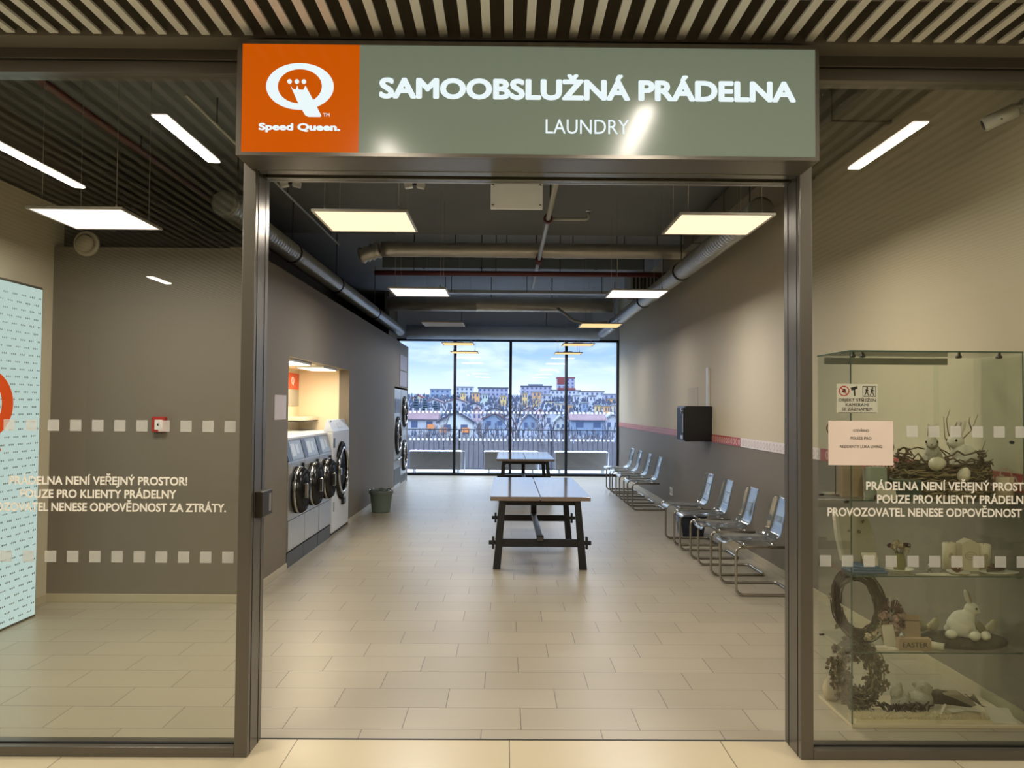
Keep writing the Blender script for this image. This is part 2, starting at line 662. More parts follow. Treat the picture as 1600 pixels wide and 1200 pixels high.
# ------------------------------------------------------------------ shop front
d1 = struct(thing('door_1', None, None))
for nm, a, b in (('jamb', -1.24, -1.18), ('jamb', 1.38, 1.44)):
    m = MB(); m.box(a, b, 3.83, 4.05, 0, 3.30, 0.004)
    j = m.build(nm, frame_m, d1)
    m = MB(); s = -1 if a > 0 else 1
    xi = b if a < 0 else a
    m.box(xi - 0.0015, xi + 0.0015, 3.868, 3.874, 0, 2.74); m.box(xi - 0.0015, xi + 0.0015, 3.99, 3.996, 0, 2.74)
    m.build('gasket', gasket_m, j)
m = MB(); m.box(-1.18, 1.38, 3.83, 4.05, 2.74, 3.0, 0.004); m.box(-1.18, 1.38, 3.836, 3.85, 3.0, 3.30)
h = m.build('header', frame_m, d1)
m = MB(); m.box(-1.18, 1.38, 3.835, 3.90, 2.728, 2.741, 0.003); m.box(-1.18, 1.38, 3.94, 3.985, 2.722, 2.741, 0.003); m.build('track_profile', M('steel_track', (120, 118, 110), 0.25, 0.8), h)
m = MB(); m.box(-1.18, 1.38, 3.985, 4.03, 2.736, 2.7405); m.build('track_slot', gasket_m, h)
m = MB(); m.box(-1.18, 1.38, 4.03, 4.048, 2.733, 2.741); m.build('header_edge', steel_m, h)
m = MB(); m.box(-1.18, 1.38, 4.04, 4.055, -0.01, 0.0015); m.build('threshold', gasket_m, d1)
lk = MB(); lk.box(-1.182, -1.145, 3.89, 4.06, 1.09, 1.215, 0.006)
lo = lk.build('lock_box', M('dark_lock', (62, 57, 49), 0.35, 0.6), d1)
m = MB(); m.box(-1.146, -1.1435, 4.0, 4.035, 1.11, 1.195, 0.001); m.build('strike_plate', steel_m, lo)


def side_window(n, x0, x1, dots, lines, cx, sq_skip):
    w = struct(thing('window_%d' % n, None, None))
    m = MB()
    m.box(x0, x1, 3.83, 3.874, 0, 0.045, 0.003); m.box(x0, x1, 3.886, 3.95, 0, 0.045, 0.003)
    m.box(x0, x1, 3.83, 3.95, 3.25, 3.30, 0.003); m.box(x0, x1, 3.845, 3.95, 3.19, 3.25, 0.003)
    f = m.build('window_frame', frame_m, w)
    m = MB(); m.box(x0, x1, 3.874, 3.886, 0.0, 0.05); m.box(x0, x1, 3.838, 3.8455, 3.246, 3.252); m.build('gasket', gasket_m, f)
    m = MB(); m.box(x0, x1, 3.876, 3.884, 0.05, 3.20); m.build('pane', pane_m, w)
    m = MB()
    for z in (1.522, 0.909):
        for x in dots:
            m.box(x - 0.0265, x + 0.0265, 3.8735, 3.8755, z - 0.0265, z + 0.0265) if not (1.50 < x < 1.86 and 1.34 < z < 1.60) else None
    m.build('frosted_squares', vinyl_m, w)
    for s, z, wd in lines:
        m = MB(); put_text(m, s, cx, z, 0.040, wd, 'c', 0.028, 3.8755)
        m.build('lettering', letter_m, w)
    return w


LN = (('PRÁDELNA NENÍ VEŘEJNÝ PROSTOR!', 1.243, 0.833), ('POUZE PRO KLIENTY PRÁDELNY', 1.181, 0.73), ('PROVOZOVATEL NENESE ODPOVĚDNOST ZA ZTRÁTY.', 1.119, 1.20))
side_window(1, -3.76, -1.24, [-1.297 - 0.1036 * i for i in range(24)], LN, -1.91, None)
side_window(2, 1.44, 2.80, [1.514 + 0.1036 * i for i in range(11)], LN, 2.125, None)

# paper notice and camera sticker on the glass
pn = thing('paper_notice', 'white paper notice taped to the shop glass below the camera warning sticker', 'notice', (1.683, 3.8725, 1.465))
m = MB(); m.box(-0.154, 0.154, -0.0015, 0.0, -0.105, 0.105); m.build('sheet', M('pinkish_paper', (232, 214, 200), 0.8), pn)
m = MB(); ink = M('black_ink', (42, 38, 36), 0.6)
for s, z, wd, c in (('OTEVŘENO', 0.053, 0.075, 0.011), ('POUZE PRO', 0.017, 0.10, 0.012), ('REZIDENTY LUKA LIVING', -0.023, 0.20, 0.013)):
    m = MB(); put_text(m, s, 0.0, z, c, wd, 'c', 0.006, -0.0022)
    m.build('printed_line', ink, pn)

st = thing('warning_sticker', 'square camera surveillance sticker on the shop glass above the paper notice', 'sticker', (1.666, 3.8725, 1.677))
m = MB(); m.box(-0.097, 0.097, -0.0012, 0.0, -0.07, 0.068); m.build('backing', M('grey_green_sticker', (190, 190, 170), 0.6), st)
m = MB()
for s, z, wd in (('OBJEKT STŘEŽEN', -0.016, 0.178), ('KAMERAMI', -0.038, 0.11), ('SE ZÁZNAMEM', -0.059, 0.145)):
    m = MB(); put_text(m, s, 0.0, z, 0.0145, wd, 'c', 0.012, -0.0018); m.build('printed_line', ink, st)
m = MB(); m.box(-0.09, 0.092, -0.0019, -0.0012, -0.0685, -0.067)
m.build('rule', ink, st)
m = MB()
m.annulus(ellipse(-0.062, 0.034, 0.025, 0.025, 28), ellipse(-0.062, 0.034, 0.0205, 0.0205, 28), -0.0021, -0.0012)
m.box(-0.084, -0.040, -0.0021, -0.0012, 0.0325, 0.0365, rot=(0, R(-45), 0)) if False else m.prism([(-0.078, 0.049), (-0.075, 0.052), (-0.046, 0.019), (-0.049, 0.016)], -0.0021, -0.0012)
m.build('prohibition_ring', M('sticker_red', (170, 40, 36), 0.5), st)
m = MB()
m.prism([(-0.072, 0.030), (-0.068, 0.042), (-0.062, 0.045), (-0.055, 0.042), (-0.053, 0.032), (-0.060, 0.024)], -0.0018, -0.0012)
m.build('hand_pictogram', ink, st)
m = MB()
m.prism([(-0.031, 0.050), (0.0, 0.058), (0.003, 0.046), (-0.026, 0.036)], -0.0018, -0.0012)
m.prism([(-0.018, 0.047), (-0.009, 0.049), (-0.008, 0.010), (-0.014, 0.010)], -0.0018, -0.0012)
m.build('camera_pictogram', ink, st)
m = MB()
m.annulus([(0.026, 0.008), (0.090, 0.008), (0.090, 0.058), (0.026, 0.058)], [(0.029, 0.011), (0.087, 0.011), (0.087, 0.055), (0.029, 0.055)], -0.0018, -0.0012)
for cx in (0.046, 0.071):
    m.prism(ellipse(cx + 0.002, 0.049, 0.0042, 0.0045, 12), -0.0018, -0.0012)
    m.prism([(cx - 0.006, 0.043), (cx + 0.005, 0.044), (cx + 0.004, 0.029), (cx - 0.005, 0.029)], -0.0018, -0.0012)
    m.prism([(cx - 0.004, 0.030), (cx + 0.001, 0.030), (cx - 0.008, 0.013), (cx - 0.012, 0.013)], -0.0018, -0.0012)
    m.prism([(cx, 0.030), (cx + 0.004, 0.030), (cx + 0.010, 0.014), (cx + 0.006, 0.013)], -0.0018, -0.0012)
    m.prism([(cx + 0.003, 0.043), (cx + 0.012, 0.035), (cx + 0.010, 0.032), (cx + 0.003, 0.037)], -0.0018, -0.0012)
m.build('walkers_pictogram', ink, st)

# ------------------------------------------------------------------ illuminated sign over the doorway
sg = thing('sign_box', 'wide illuminated fascia sign over the doorway with an orange logo square at one end', 'sign', (0.0925, 3.62, 2.73))
OX, OZ = 0.0925, 2.73


def L(x, z):
    return (x - OX, z - OZ)


m = MB()
x0, x1 = -1.2975, 1.2975
m.box(x0, x1, 0.012, 0.21, 0.0, 0.52, 0.003)
for a in ((x0, x1, -0.012, 0.012, 0.0, 0.016), (x0, x1, -0.012, 0.012, 0.502, 0.52), (x0, x0 + 0.022, -0.012, 0.012, 0.016, 0.502), (x1 - 0.016, x1, -0.012, 0.012, 0.016, 0.502)):
    m.box(*a)
m.build('housing', frame_m, sg)


def lit(name, c, s, rough, basef=0.5):
    mm = M(name, tuple(v * basef for v in c), rough, noise=(2.5, 0.02), emit=(c, s), spec=0.26)
    return mm


m = MB(); m.box(*[x0 + 0.022, -0.662 - OX, -0.006, 0.012, 0.016, 0.502]); m.build('logo_panel', lit('orange_lit_panel', (222, 94, 2), 0.68, 0.16, 0.3), sg)
m = MB(); m.box(*[-0.662 - OX, x1 - 0.016, -0.006, 0.012, 0.016, 0.502]); m.build('text_panel', lit('grey_green_lit_panel', (124, 133, 112), 0.62, 0.16), sg)
lit_white = E('lit_lettering', (226, 238, 240), 1.0)
m = MB()
u = 0.000707
cx, cz = L(-0.9255, 3.042)


def lp(pts):
    return [(cx + (px - 411) * u, cz - (py - 367) * u) for px, py in pts]


n = 64
outer = [(411 + 212 * math.cos(2 * math.pi * i / n), 367 + 148 * math.sin(2 * math.pi * i / n)) for i in range(n)]
inner = [(410 + 139 * math.cos(2 * math.pi * i / n), 366 + 110 * math.sin(2 * math.pi * i / n)) for i in range(n)]
m.annulus(lp(outer), lp(inner), -0.0095, -0.006)
m.prism(lp([(350, 360), (366, 384), (386, 388), (394, 362), (404, 388), (432, 390), (446, 362), (500, 462), (521, 500), (548, 552), (540, 559), (466, 559), (446, 549), (418, 503), (396, 462)]), -0.010, -0.006)
for px in (345, 391, 435):
    m.prism(lp([(px + 14 * math.cos(a * math.pi / 10), 336 + 14 * math.sin(a * math.pi / 10)) for a in range(20)]), -0.0095, -0.006)
put_text(m, 'TM', cx + 168 * u, cz - 190 * u, 22 * u, 40 * u, 'c', 0.01, -0.0075)
m.build('crown_emblem', lit_white, sg)
m = MB(); put_text(m, 'Speed Queen.', cx, cz - 280 * u, 46 * u, 512 * u, 'c', 0.05, -0.0075); m.build('lettering', lit_white, sg)
m = MB(); put_text(m, 'SAMOOBSLUŽNÁ PRÁDELNA', L(0.357, 0)[0], L(0, 2.992)[1], 0.094, 1.861, 'c', 0.046, -0.0075); m.build('lettering', lit_white, sg)
m = MB(); put_text(m, 'LAUNDRY', L(0.355, 0)[0], L(0, 2.842)[1], 0.064, 0.372, 'c', 0.002, -0.0075); m.build('lettering', lit_white, sg)

# blank plate hung under the header on four stand-offs
pl = thing('hanging_plate', 'blank white plate with chrome corner studs hanging under the door header', 'sign', (0.047, 4.075, 2.745))
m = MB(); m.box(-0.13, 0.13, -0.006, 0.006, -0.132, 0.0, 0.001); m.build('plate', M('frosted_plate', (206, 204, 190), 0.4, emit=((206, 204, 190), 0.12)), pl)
for sx in (-1, 1):
    for z in (-0.016, -0.116):
        m = MB(); m.lathe([(0.0, -0.02), (0.006, -0.02), (0.007, -0.012), (0.007, 0.012), (0.0, 0.014)], (sx * 0.118, 0, z), 12, 'y'); m.build('stud', chrome_m, pl)

# ------------------------------------------------------------------ suspended LED panels
def led_mat(name, c, s):
    mm, nt, out = new_mat(name)
    e = nd(nt, 'ShaderNodeEmission')
    e.inputs[0].default_value = lin(c)
    e.inputs[1].default_value = s
    nt.links.new(e.outputs[0], out.inputs[0])
    return mm


led_warm = led_mat('led_diffuser_warm', (255, 226, 186), 1.25)
led_white = led_mat('led_diffuser_white', (255, 240, 232), 1.6)
led_amber = led_mat('led_diffuser_amber', (255, 214, 150), 1.1)
led_off = M('led_diffuser_unlit', (196, 198, 200), 0.5)
alu_m = M('aluminium_trim', (196, 190, 180), 0.35, 0.6)


def led_panel(x, y, z, dm, label, wires=1.0, ceil=3.93, side=0.31):
    t = thing('led_panel', label, 'ceiling light', (x, y, z), 0, 'suspended square LED panels')
    m = MB()
    s = side
    m.box(-s, s, -s, -s + 0.016, 0.0, 0.014); m.box(-s, s, s - 0.016, s, 0.0, 0.014)
    m.box(-s, -s + 0.016, -s + 0.016, s - 0.016, 0.0, 0.014); m.box(s - 0.016, s, -s + 0.016, s - 0.016, 0.0, 0.014)
    m.box(-s + 0.003, s - 0.003, -s + 0.003, s - 0.003, 0.0125, 0.016)
    m.box(-0.10, 0.10, -0.03, 0.03, 0.016, 0.045)
    m.build('frame', alu_m, t)
    m = MB(); m.box(-s + 0.016, s - 0.016, -s + 0.016, s - 0.016, 0.002, 0.012)
    m.build('diffuser', dm, t)
    for sx in (-1, 1):
        for sy in (-1, 1):
            m = MB()
            m.cyl((sx * (s - 0.07), sy * (s - 0.07), 0.014), (sx * (s - 0.07), sy * (s - 0.07), 0.05), 0.006, 8)
            m.cyl((sx * (s - 0.07), sy * (s - 0.07), 0.05), (sx * (s - 0.07), sy * (s - 0.07), ceil - z), 0.0016, 6)
            m.build('suspension_wire', alu_m, t)
    return t


rows = [(5.53, 'nearest the doorway'), (8.93, 'second from the doorway'), (12.38, 'third from the doorway'), (16.17, 'fourth from the doorway'), (18.72, 'last before the big window')]
warm = (1.0, 0.88, 0.74)
neut = (1.0, 0.94, 0.88)
LEDP = 28.0
for i, (y, w) in enumerate(rows):
    for x, nm in ((-0.945, 'washer'), (1.42, 'chair')):
        dm = [led_warm, led_white, led_amber, led_amber, led_amber][i]
        if i == 2 and x < 0:
            dm = led_off
            lab = 'unlit grey square LED panel hanging on the washer side, third from the doorway'
        else:
            lab = 'lit square LED panel hanging on the %s side, %s' % (nm, w)
        led_panel(x, y, 2.87, dm, lab, ceil=3.93 if y < 10.9 else 4.2)
        if dm is not led_off:
            area_light('led_lamp', (x, y, 2.86), 0.58, 0.58, LEDP if i < 2 else 15.0, warm if i < 1 else neut)
led_panel(-2.77, 5.53, 2.87, led_white, 'lit square LED panel behind the side glass, in front of the lightbox corner', ceil=3.93)
area_light('led_lamp', (-2.77, 5.53, 2.86), 0.58, 0.58, LEDP, neut)

# linear lamps between the slats of the mall soffit
tube_m = E('tube_diffuser', (255, 244, 232), 14.0)
LAB = ['slim linear lamp under the slatted mall soffit above %s' % q for q in ('the far end of the lightbox window', 'the alarm button window', 'the orange logo square', 'the word on the sign', 'the display cabinet window')]
LAB += ['slim linear lamp under the slatted mall soffit away from the shop front'] * 6
for i, (x, y, ln) in enumerate(((-3.21, 2.22, 1.2), (-1.965, 2.74, 0.88), (-0.765, 1.68, 1.0), (0.756, 2.35, 1.0), (2.34, 2.74, 0.90), (-4.54, -2.95, 0.6), (-1.9, -2.4, 1.0), (0.8, -2.4, 1.0), (3.3, -2.4, 1.0), (5.1, 2.2, 1.0), (-5.2, 2.2, 1.0))):  # lamps listed after the short one are unseen, added to light the mall
    t = thing('linear_lamp', LAB[i], 'ceiling light', (x, y, 3.255), 0, 'linear lamps in the mall soffit')
    h2 = ln / 2
    m = MB(); m.box(-0.048, 0.048, -h2, h2, 0.004, 0.05, 0.002); m.build('housing', alu_m, t)
    m = MB(); m.box(-0.043, 0.043, -h2 + 0.01, h2 - 0.01, -0.002, 0.006); m.build('diffuser', tube_m, t)
    for hy in (-h2 + 0.06, h2 - 0.06):
        m = MB(); m.cyl((0, hy, 0.05), (0, hy, 0.07), 0.01, 8); m.build('hanger', rod_m, t)
    area_light('linear_lamp_light', (x, y, 3.248), 0.08, ln, 24.0 * ln, (1.0, 0.91, 0.78))

# ------------------------------------------------------------------ services under the slab
def spiral_duct(label, x, z, y0, y1, r, caps, wall_dir):
    t = thing('spiral_duct', label, 'duct', (x, y0, z), 0, 'spiral air ducts along the walls')
    prof = [(0.0, 0.0), (r, 0.0)]
    y = 0.03
    while y < (y1 - y0) - 0.05:
        prof += [(r, y), (r + 0.007, y + 0.012), (r, y + 0.024)]
        y += 0.085
    prof += [(r, y1 - y0), (0.0, y1 - y0)]
    m = MB(); m.lathe(prof, (0, 0, 0), 28, 'y'); m.build('pipe', zinc_m, t)
    m = MB(); m.lathe([(0.0, -0.03), (r - 0.02, -0.03), (r + 0.006, -0.02), (r + 0.006, 0.0), (0.0, 0.001)], (0, 0, 0), 28, 'y'); m.build('end_cap', M('duct_cap', (138, 138, 132), 0.5, 0.4), t)
    for yy in caps:
        m = MB(); m.lathe([(r + 0.003, -0.03), (r + 0.012, -0.03), (r + 0.012, 0.03), (r + 0.003, 0.03)], (0, yy, 0), 28, 'y')
        m.build('clamp', rod_m, t)
    for yy in caps + [0.3]:
        m = MB(); m.cyl((0, yy + 0.02, r), (0, yy + 0.02, (3.93 if y0 + yy < 10.8 else 4.2) - z), 0.006, 8)
        m.build('hanger_rod', rod_m, t)
    return t


spiral_duct('galvanised spiral duct running above the washer wall towards the window', -2.42, 3.35, 7.0, 18.7, 0.105, [2.2, 4.6, 8.0], -1)
spiral_duct('galvanised spiral duct running above the chair wall towards the window', 2.20, 3.35, 7.04, 18.7, 0.105, [3.2, 6.0, 9.5], 1)

t = thing('foil_duct', 'foil wrapped round duct crossing the ceiling nearest the doorway', 'duct', (0.3, 11.1, 3.76))
m = MB()
xs = [-2.0 + 0.1 * i for i in range(43)]
m.tube([(x, 0, 0) for x in xs], [0.100 + 0.004 * math.sin(i * 1.9) * (i % 3 == 0) for i in range(43)], 18); m.build('pipe', foil_m, t)
for x in (-1.0, -0.3, 0.6, 1.3, 1.75):
    m = MB(); m.cyl((x, -0.02, 0.09), (x, -0.02, 0.44), 0.006, 8); m.build('hanger_rod', rod_m, t)
m = MB()
pts = [(-2.02 - 0.035 * i, 0.01 * math.sin(i), -0.012 * i) for i in range(9)]
m.tube(pts, [0.10 + (0.018 if i % 2 else -0.008) for i in range(9)], 16); m.build('crumpled_end', foil_m, t)
t = thing('round_duct', 'thick round duct crossing the ceiling behind the red pipe', 'duct', (-0.1, 16.1, 3.65))
m = MB(); m.lathe([(0.0, -2.25), (0.14, -2.25), (0.14, -0.5), (0.145, -0.49), (0.145, -0.47), (0.14, -0.46), (0.14, 2.2), (0.0, 2.2)], (0, 0, 0), 22, 'x'); m.build('pipe', foil_m, t)
for x in (-1.1, -0.2, 1.0):
    m = MB(); m.cyl((x, 0.0, 0.13), (x, 0.0, 0.55), 0.007, 8); m.build('hanger_rod', rod_m, t)
t = thing('window_duct', 'big pale duct just above the panoramic window', 'duct', (-0.05, 19.30, 3.39))
m = MB(); m.lathe([(0.0, -2.3), (0.165, -2.3), (0.165, 2.25), (0.0, 2.25)], (0, 0, 0), 26, 'x'); m.build('pipe', M('pale_blue_duct', (190, 202, 216), 0.5, 0.1, (4, 0.06)), t)
for x in (-1.0, 1.0):
    m = MB(); m.cyl((x, 0.0, 0.16), (x, 0.0, 0.81), 0.007, 8); m.build('hanger_rod', rod_m, t)
t = thing('red_sprinkler_main', 'dark red water pipe crossing below the foil duct', 'pipe', (0.2, 11.45, 3.5))
m = MB(); m.cyl((-2.05, 0, 0), (2.05, 0, 0), 0.036, 14); m.build('pipe', red_pipe_m, t)
for x in (-1.5, -0.55, -0.35, 0.55, 1.35):
    m = MB(); m.cyl((x, 0, 0.03), (x, 0, 0.70), 0.006, 8); m.build('hanger_rod', rod_m, t)
t = thing('box_duct', 'flat grey rectangular duct crossing behind the red pipe', 'duct', (0.1, 13.05, 3.80))
m = MB(); m.box(-2.05, 2.05, -0.25, 0.25, 0, 0.26, 0.004)
for x in (-1.4, -0.5, 0.4, 1.3):
    m.box(x - 0.02, x + 0.02, -0.262, 0.262, -0.012, 0.272)
m.build('casing', M('grey_blue_duct', (112, 122, 130), 0.5, 0.3), t)
for x in (-1.75, -0.9, 0.9, 1.75):
    m = MB(); m.cyl((x, -0.24, 0.26), (x, -0.24, 0.43), 0.006, 8); m.build('hanger_rod', rod_m, t)
t = thing('cable_tray', 'thin pale cable tray crossing behind the lit panels', 'cable tray', (0.35, 14.2, 3.60))
m = MB(); m.box(-1.75, 1.75, -0.1, 0.1, 0, 0.004); m.box(-1.75, 1.75, -0.1, -0.096, 0, 0.05); m.box(-1.75, 1.75, 0.096, 0.1, 0, 0.05); m.build('tray', M('pale_tray', (190, 196, 198), 0.4, 0.4), t)
for x in (-1.3, 0, 1.3):
    m = MB(); m.cyl((x, -0.1, 0.02), (x, -0.1, 0.60), 0.006, 8); m.build('hanger_rod', rod_m, t)
t = thing('sprinkler_pipe', 'pale pipe running along the ceiling towards the window with a side branch', 'pipe', (0.43, 5.2, 3.60))
m = MB(); m.cyl((0, 0, 0), (0, 8.2, 0), 0.026, 12)
m.tube(fillet([(0, 3.33, 0), (0.42, 3.33, 0), (0.42, 3.33, 0.075)], 0.04), 0.018, 10); m.build('pipe', pipe_m, t)
m = MB(); m.lathe([(0.012, 0.07), (0.03, 0.085), (0.03, 0.09), (0.012, 0.1)], (0.42, 3.33, 0), 12); m.build('sprinkler_head', chrome_m, t)
m = MB(); m.lathe([(0.03, -0.04), (0.05, -0.04), (0.05, 0.04), (0.03, 0.04)], (0, 3.33, 0), 12, 'y'); m.build('coupling', red_pipe_m, t)
m = MB(); m.lathe([(0.028, -0.10), (0.05, -0.10), (0.05, -0.05), (0.04, -0.04), (0.04, 0.04), (0.05, 0.05), (0.05, 0.10), (0.028, 0.10)], (0, 5.75, 0), 12, 'y'); m.build('valve', red_pipe_m, t)
for yy in (1.0, 2.9, 6.6):
    m = MB(); m.cyl((0, yy, 0.02), (0, yy, 0.33 if yy < 5.7 else 0.6), 0.006, 8); m.build('hanger_rod', rod_m, t)
t = thing('fan_coil_unit', 'boxy pale fan coil unit under the slab above the chair wall', 'air conditioner', (2.34, 13.75, 3.50))
m = MB(); m.box(-0.3, 0.3, -0.35, 0.35, 0, 0.38, 0.02); m.build('casing', M('pale_grey_sheet', (150, 154, 152), 0.45, 0.3), t)
m = MB()
for i in range(9):
    m.box(-0.26 + i * 0.06, -0.225 + i * 0.06, -0.356, -0.349, 0.05, 0.30)
m.build('grille', rod_m, t)
for sx in (-1, 1):
    m = MB(); m.cyl((sx * 0.25, -0.25, 0.37), (sx * 0.25, -0.25, 0.70), 0.007, 8); m.build('hanger_rod', rod_m, t)
t = thing('flexible_drain_pipe', 'pale curved hose hanging from the thick round duct near the last panels', 'pipe', (1.0, 15.8, 3.56))
m = MB(); m.tube(fillet([(0, 0.1, 0.0), (0.16, 0, -0.13), (0.30, -0.05, -0.26), (0.55, -0.05, -0.30), (0.95, -0.05, -0.28)], 0.12, 8), 0.03, 12); m.build('hose', pipe_m, t)
t = thing('side_box_duct', 'brownish rectangular duct high above the chair wall nearest the doorway', 'duct', (2.44, 7.4, 3.62))
m = MB(); m.box(-0.2, 0.2, -2.9, 2.9, 0, 0.24, 0.004)
for y in (-1.8, -0.4, 1.0, 2.4):
    m.box(-0.212, 0.212, y - 0.02, y + 0.02, -0.012, 0.252)
m.build('casing', M('dull_duct', (128, 124, 112), 0.5, 0.5), t)
for y in (-1.5, 1.5):
    m = MB(); m.cyl((-0.15, y, 0.24), (-0.15, y, 0.31), 0.008, 8); m.build('hanger_rod', rod_m, t)

for x, lab in ((-0.83, 'twin headed white emergency light under the slab behind the door header'), (-1.94, 'twin headed white emergency light under the slab nearest the washer wall')):
    t = thing('emergency_light', lab, 'light', (x, 7.3, 3.58), 0, 'emergency lights under the slab')
    m = MB(); m.cyl((0, 0, 0.03), (0, 0, 0.35), 0.008, 8); m.build('stem', rod_m, t)
    for sx in (-1, 1):
        m = MB(); m.box(sx * 0.055 - 0.035, sx * 0.055 + 0.035, -0.03, 0.03, 0.0, 0.05, 0.006, rot=(0, sx * R(12), 0)); m.build('lamp_head', white_m, t)
    m = MB(); m.cyl((-0.06, 0, 0.035), (0.06, 0, 0.035), 0.008, 8); m.build('cross_arm', rod_m, t)
t = thing('red_pipe', 'thin dark red pipe running along the ceiling behind the lightbox window', 'pipe', (-3.15, 4.4, 3.80))
m = MB(); m.cyl((0, 0, 0), (0, 5.0, 0), 0.03, 12); m.build('pipe', red_pipe_m, t)
for yy in (0.6, 2.6, 4.4):
    m = MB(); m.cyl((0, yy, 0.02), (0, yy, 0.13), 0.006, 8); m.build('hanger_rod', rod_m, t)
t = thing('conduit', 'thin pale conduit running under the slab above the washer wall', 'pipe', (-2.18, 5.5, 3.72))
m = MB(); m.cyl((0, 0, 0), (0, 5.1, 0), 0.012, 10); m.build('pipe', pipe_m, t)
for yy in (0.6, 2.6, 4.6):
    m = MB(); m.cyl((0, yy, 0.01), (0, yy, 0.21), 0.005, 8); m.build('hanger_rod', rod_m, t)

# ------------------------------------------------------------------ washers and dryers
enamel_m = M('white_enamel', (218, 221, 224), 0.3, noise=(3, 0.02))
kick_m = M('dark_plinth', (78, 82, 86), 0.45, 0.3)
console_m = M('grey_console', (120, 126, 134), 0.35)
display_m = M('pale_display', (196, 204, 212), 0.3)
dark_glass = flat_black('dark_porthole_glass', (20, 20, 21))
hatch_m = flat_black('black_door_rubber', (26, 26, 27))
seam_m = M('dark_seam', (26, 27, 28), 0.6)


def washer(y, label, ajar):
    W = 0.332
    t = thing('washing_machine', label, 'washing machine', (-2.16, y, 0), 0, 'front loading washers in the lit recess')
    m = MB(); m.box(-0.60, -0.006, -W, W, 0, 0.15); m.box(-0.006, 0.0, -W, W, 0.14, 0.152); m.build('plinth', kick_m, t)
    m = MB(); m.box(-0.62, 0.0, -W, W, 0.165, 1.055, 0.006); m.build('body', steel_m, t)
    m = MB(); m.box(-0.60, -0.02, -W, W, 0.15, 0.168); m.build('seam', seam_m, t)
    m = MB(); m.box(-0.002, 0.006, -W + 0.004, W - 0.004, 0.175, 0.468, 0.002); m.build('lower_panel', steel_m, t)
    m = MB(); m.box(-0.001, 0.0015, -W, W, 0.468, 0.474); m.build('seam', seam_m, t)
    m = MB(); m.prism([(0.0, 1.055), (-0.06, 1.272), (-0.62, 1.272), (-0.62, 1.055)], -W, W); m.build('console', console_m, t)
    m = MB(); m.box(-0.62, -0.052, -W, W, 1.272, 1.30, 0.006); m.build('lid', enamel_m, t)
    sx, sz = -0.2665, 0.9638

    def sl(t0, t1, d):
        p0 = (sx * t0, 1.055 + sz * t0); p1 = (sx * t1, 1.055 + sz * t1)
        return [p0, p1, (p1[0] + sz * d, p1[1] - sx * d), (p0[0] + sz * d, p0[1] - sx * d)]
    m = MB(); m.prism(sl(0.008, 0.215, 0.004), -W + 0.01, -W + 0.16); m.build('soap_hatch', dark_m, t)
    m = MB(); m.prism(sl(0.02, 0.205, 0.004), -W + 0.17, W - 0.03); p = m.build('control_panel', M('silver_panel', (150, 158, 168), 0.3, 0.2), t)
    m = MB(); m.prism(sl(0.05, 0.18, 0.006), -W + 0.20, -W + 0.36); m.prism(sl(0.07, 0.17, 0.006), -W + 0.39, -W + 0.50); m.build('display', display_m, p)
    m = MB(); m.lathe([(0.175, -0.02), (0.24, 0.0), (0.24, 0.03), (0.215, 0.05), (0.175, 0.05)], (0, 0, 0.755), 36, 'x'); m.build('door_ring', hatch_m, t)
    m = MB(); m.ell((-0.03, 0, 0.755), (0.045, 0.18, 0.18), 24); m.build('drum', M('drum_steel', (96, 96, 96), 0.25, 0.9), t)
    d = MB()
    d.lathe([(0.0, 0.075), (0.10, 0.07), (0.165, 0.055), (0.175, 0.045)], (0, 0.225, 0), 36, 'x')
    do = d.build('door', dark_glass, t, (0.05, -0.225, 0.755)); do.rotation_euler = (0, 0, -R(ajar))
    d = MB(); d.lathe([(0.17, -0.02), (0.235, -0.02), (0.238, 0.015), (0.215, 0.045), (0.17, 0.055)], (0, 0.225, 0), 36, 'x'); d.build('door_frame', hatch_m, do)
    d = MB(); d.lathe([(0.236, -0.02), (0.243, -0.02), (0.243, 0.0), (0.236, 0.0)], (0, 0.225, 0), 36, 'x'); d.build('chrome_rim', chrome_m, do)
    d = MB(); d.box(0.06, 0.10, 0.10, 0.125, -0.075, 0.075, 0.008); d.build('handle', chrome_m, do)
    m = MB(); m.box(-0.004, 0.02, 0.215, 0.265, 0.965, 1.02, 0.006); m.build('door_latch', dark_m, t)
    return t


washer(8.535, 'steel front loading washer nearest the doorway, first in the recess', 0)
washer(9.205, 'steel front loading washer in the middle of the recess row', 0)
washer(9.89, 'steel front loading washer beside the white tumble dryer', 0)


def ring_door(t, y, z, r, bm_=None):
    m = MB(); m.lathe([(r * 0.80, 0.0), (r, 0.0), (r, 0.025), (r * 0.86, 0.045), (r * 0.80, 0.04)], (0, y, z), 40, 'x'); d = m.build('door', hatch_m, t)
    m = MB(); m.lathe([(r * 0.72, 0.02), (r * 0.82, 0.02), (r * 0.82, 0.05), (r * 0.76, 0.06), (r * 0.72, 0.05)], (0, y, z), 40, 'x'); m.build('chrome_rim', chrome_m, d)
    m = MB(); m.lathe([(0.0, 0.05), (r * 0.4, 0.046), (r * 0.73, 0.03), (r * 0.73, 0.0)], (0, y, z), 40, 'x'); m.build('porthole', dark_glass, d)
    m = MB(); m.box(0.04, 0.075, y - r * 0.80, y - r * 0.66, z - 0.05, z + 0.05, 0.01); m.build('handle', chrome_m, d)
    return d


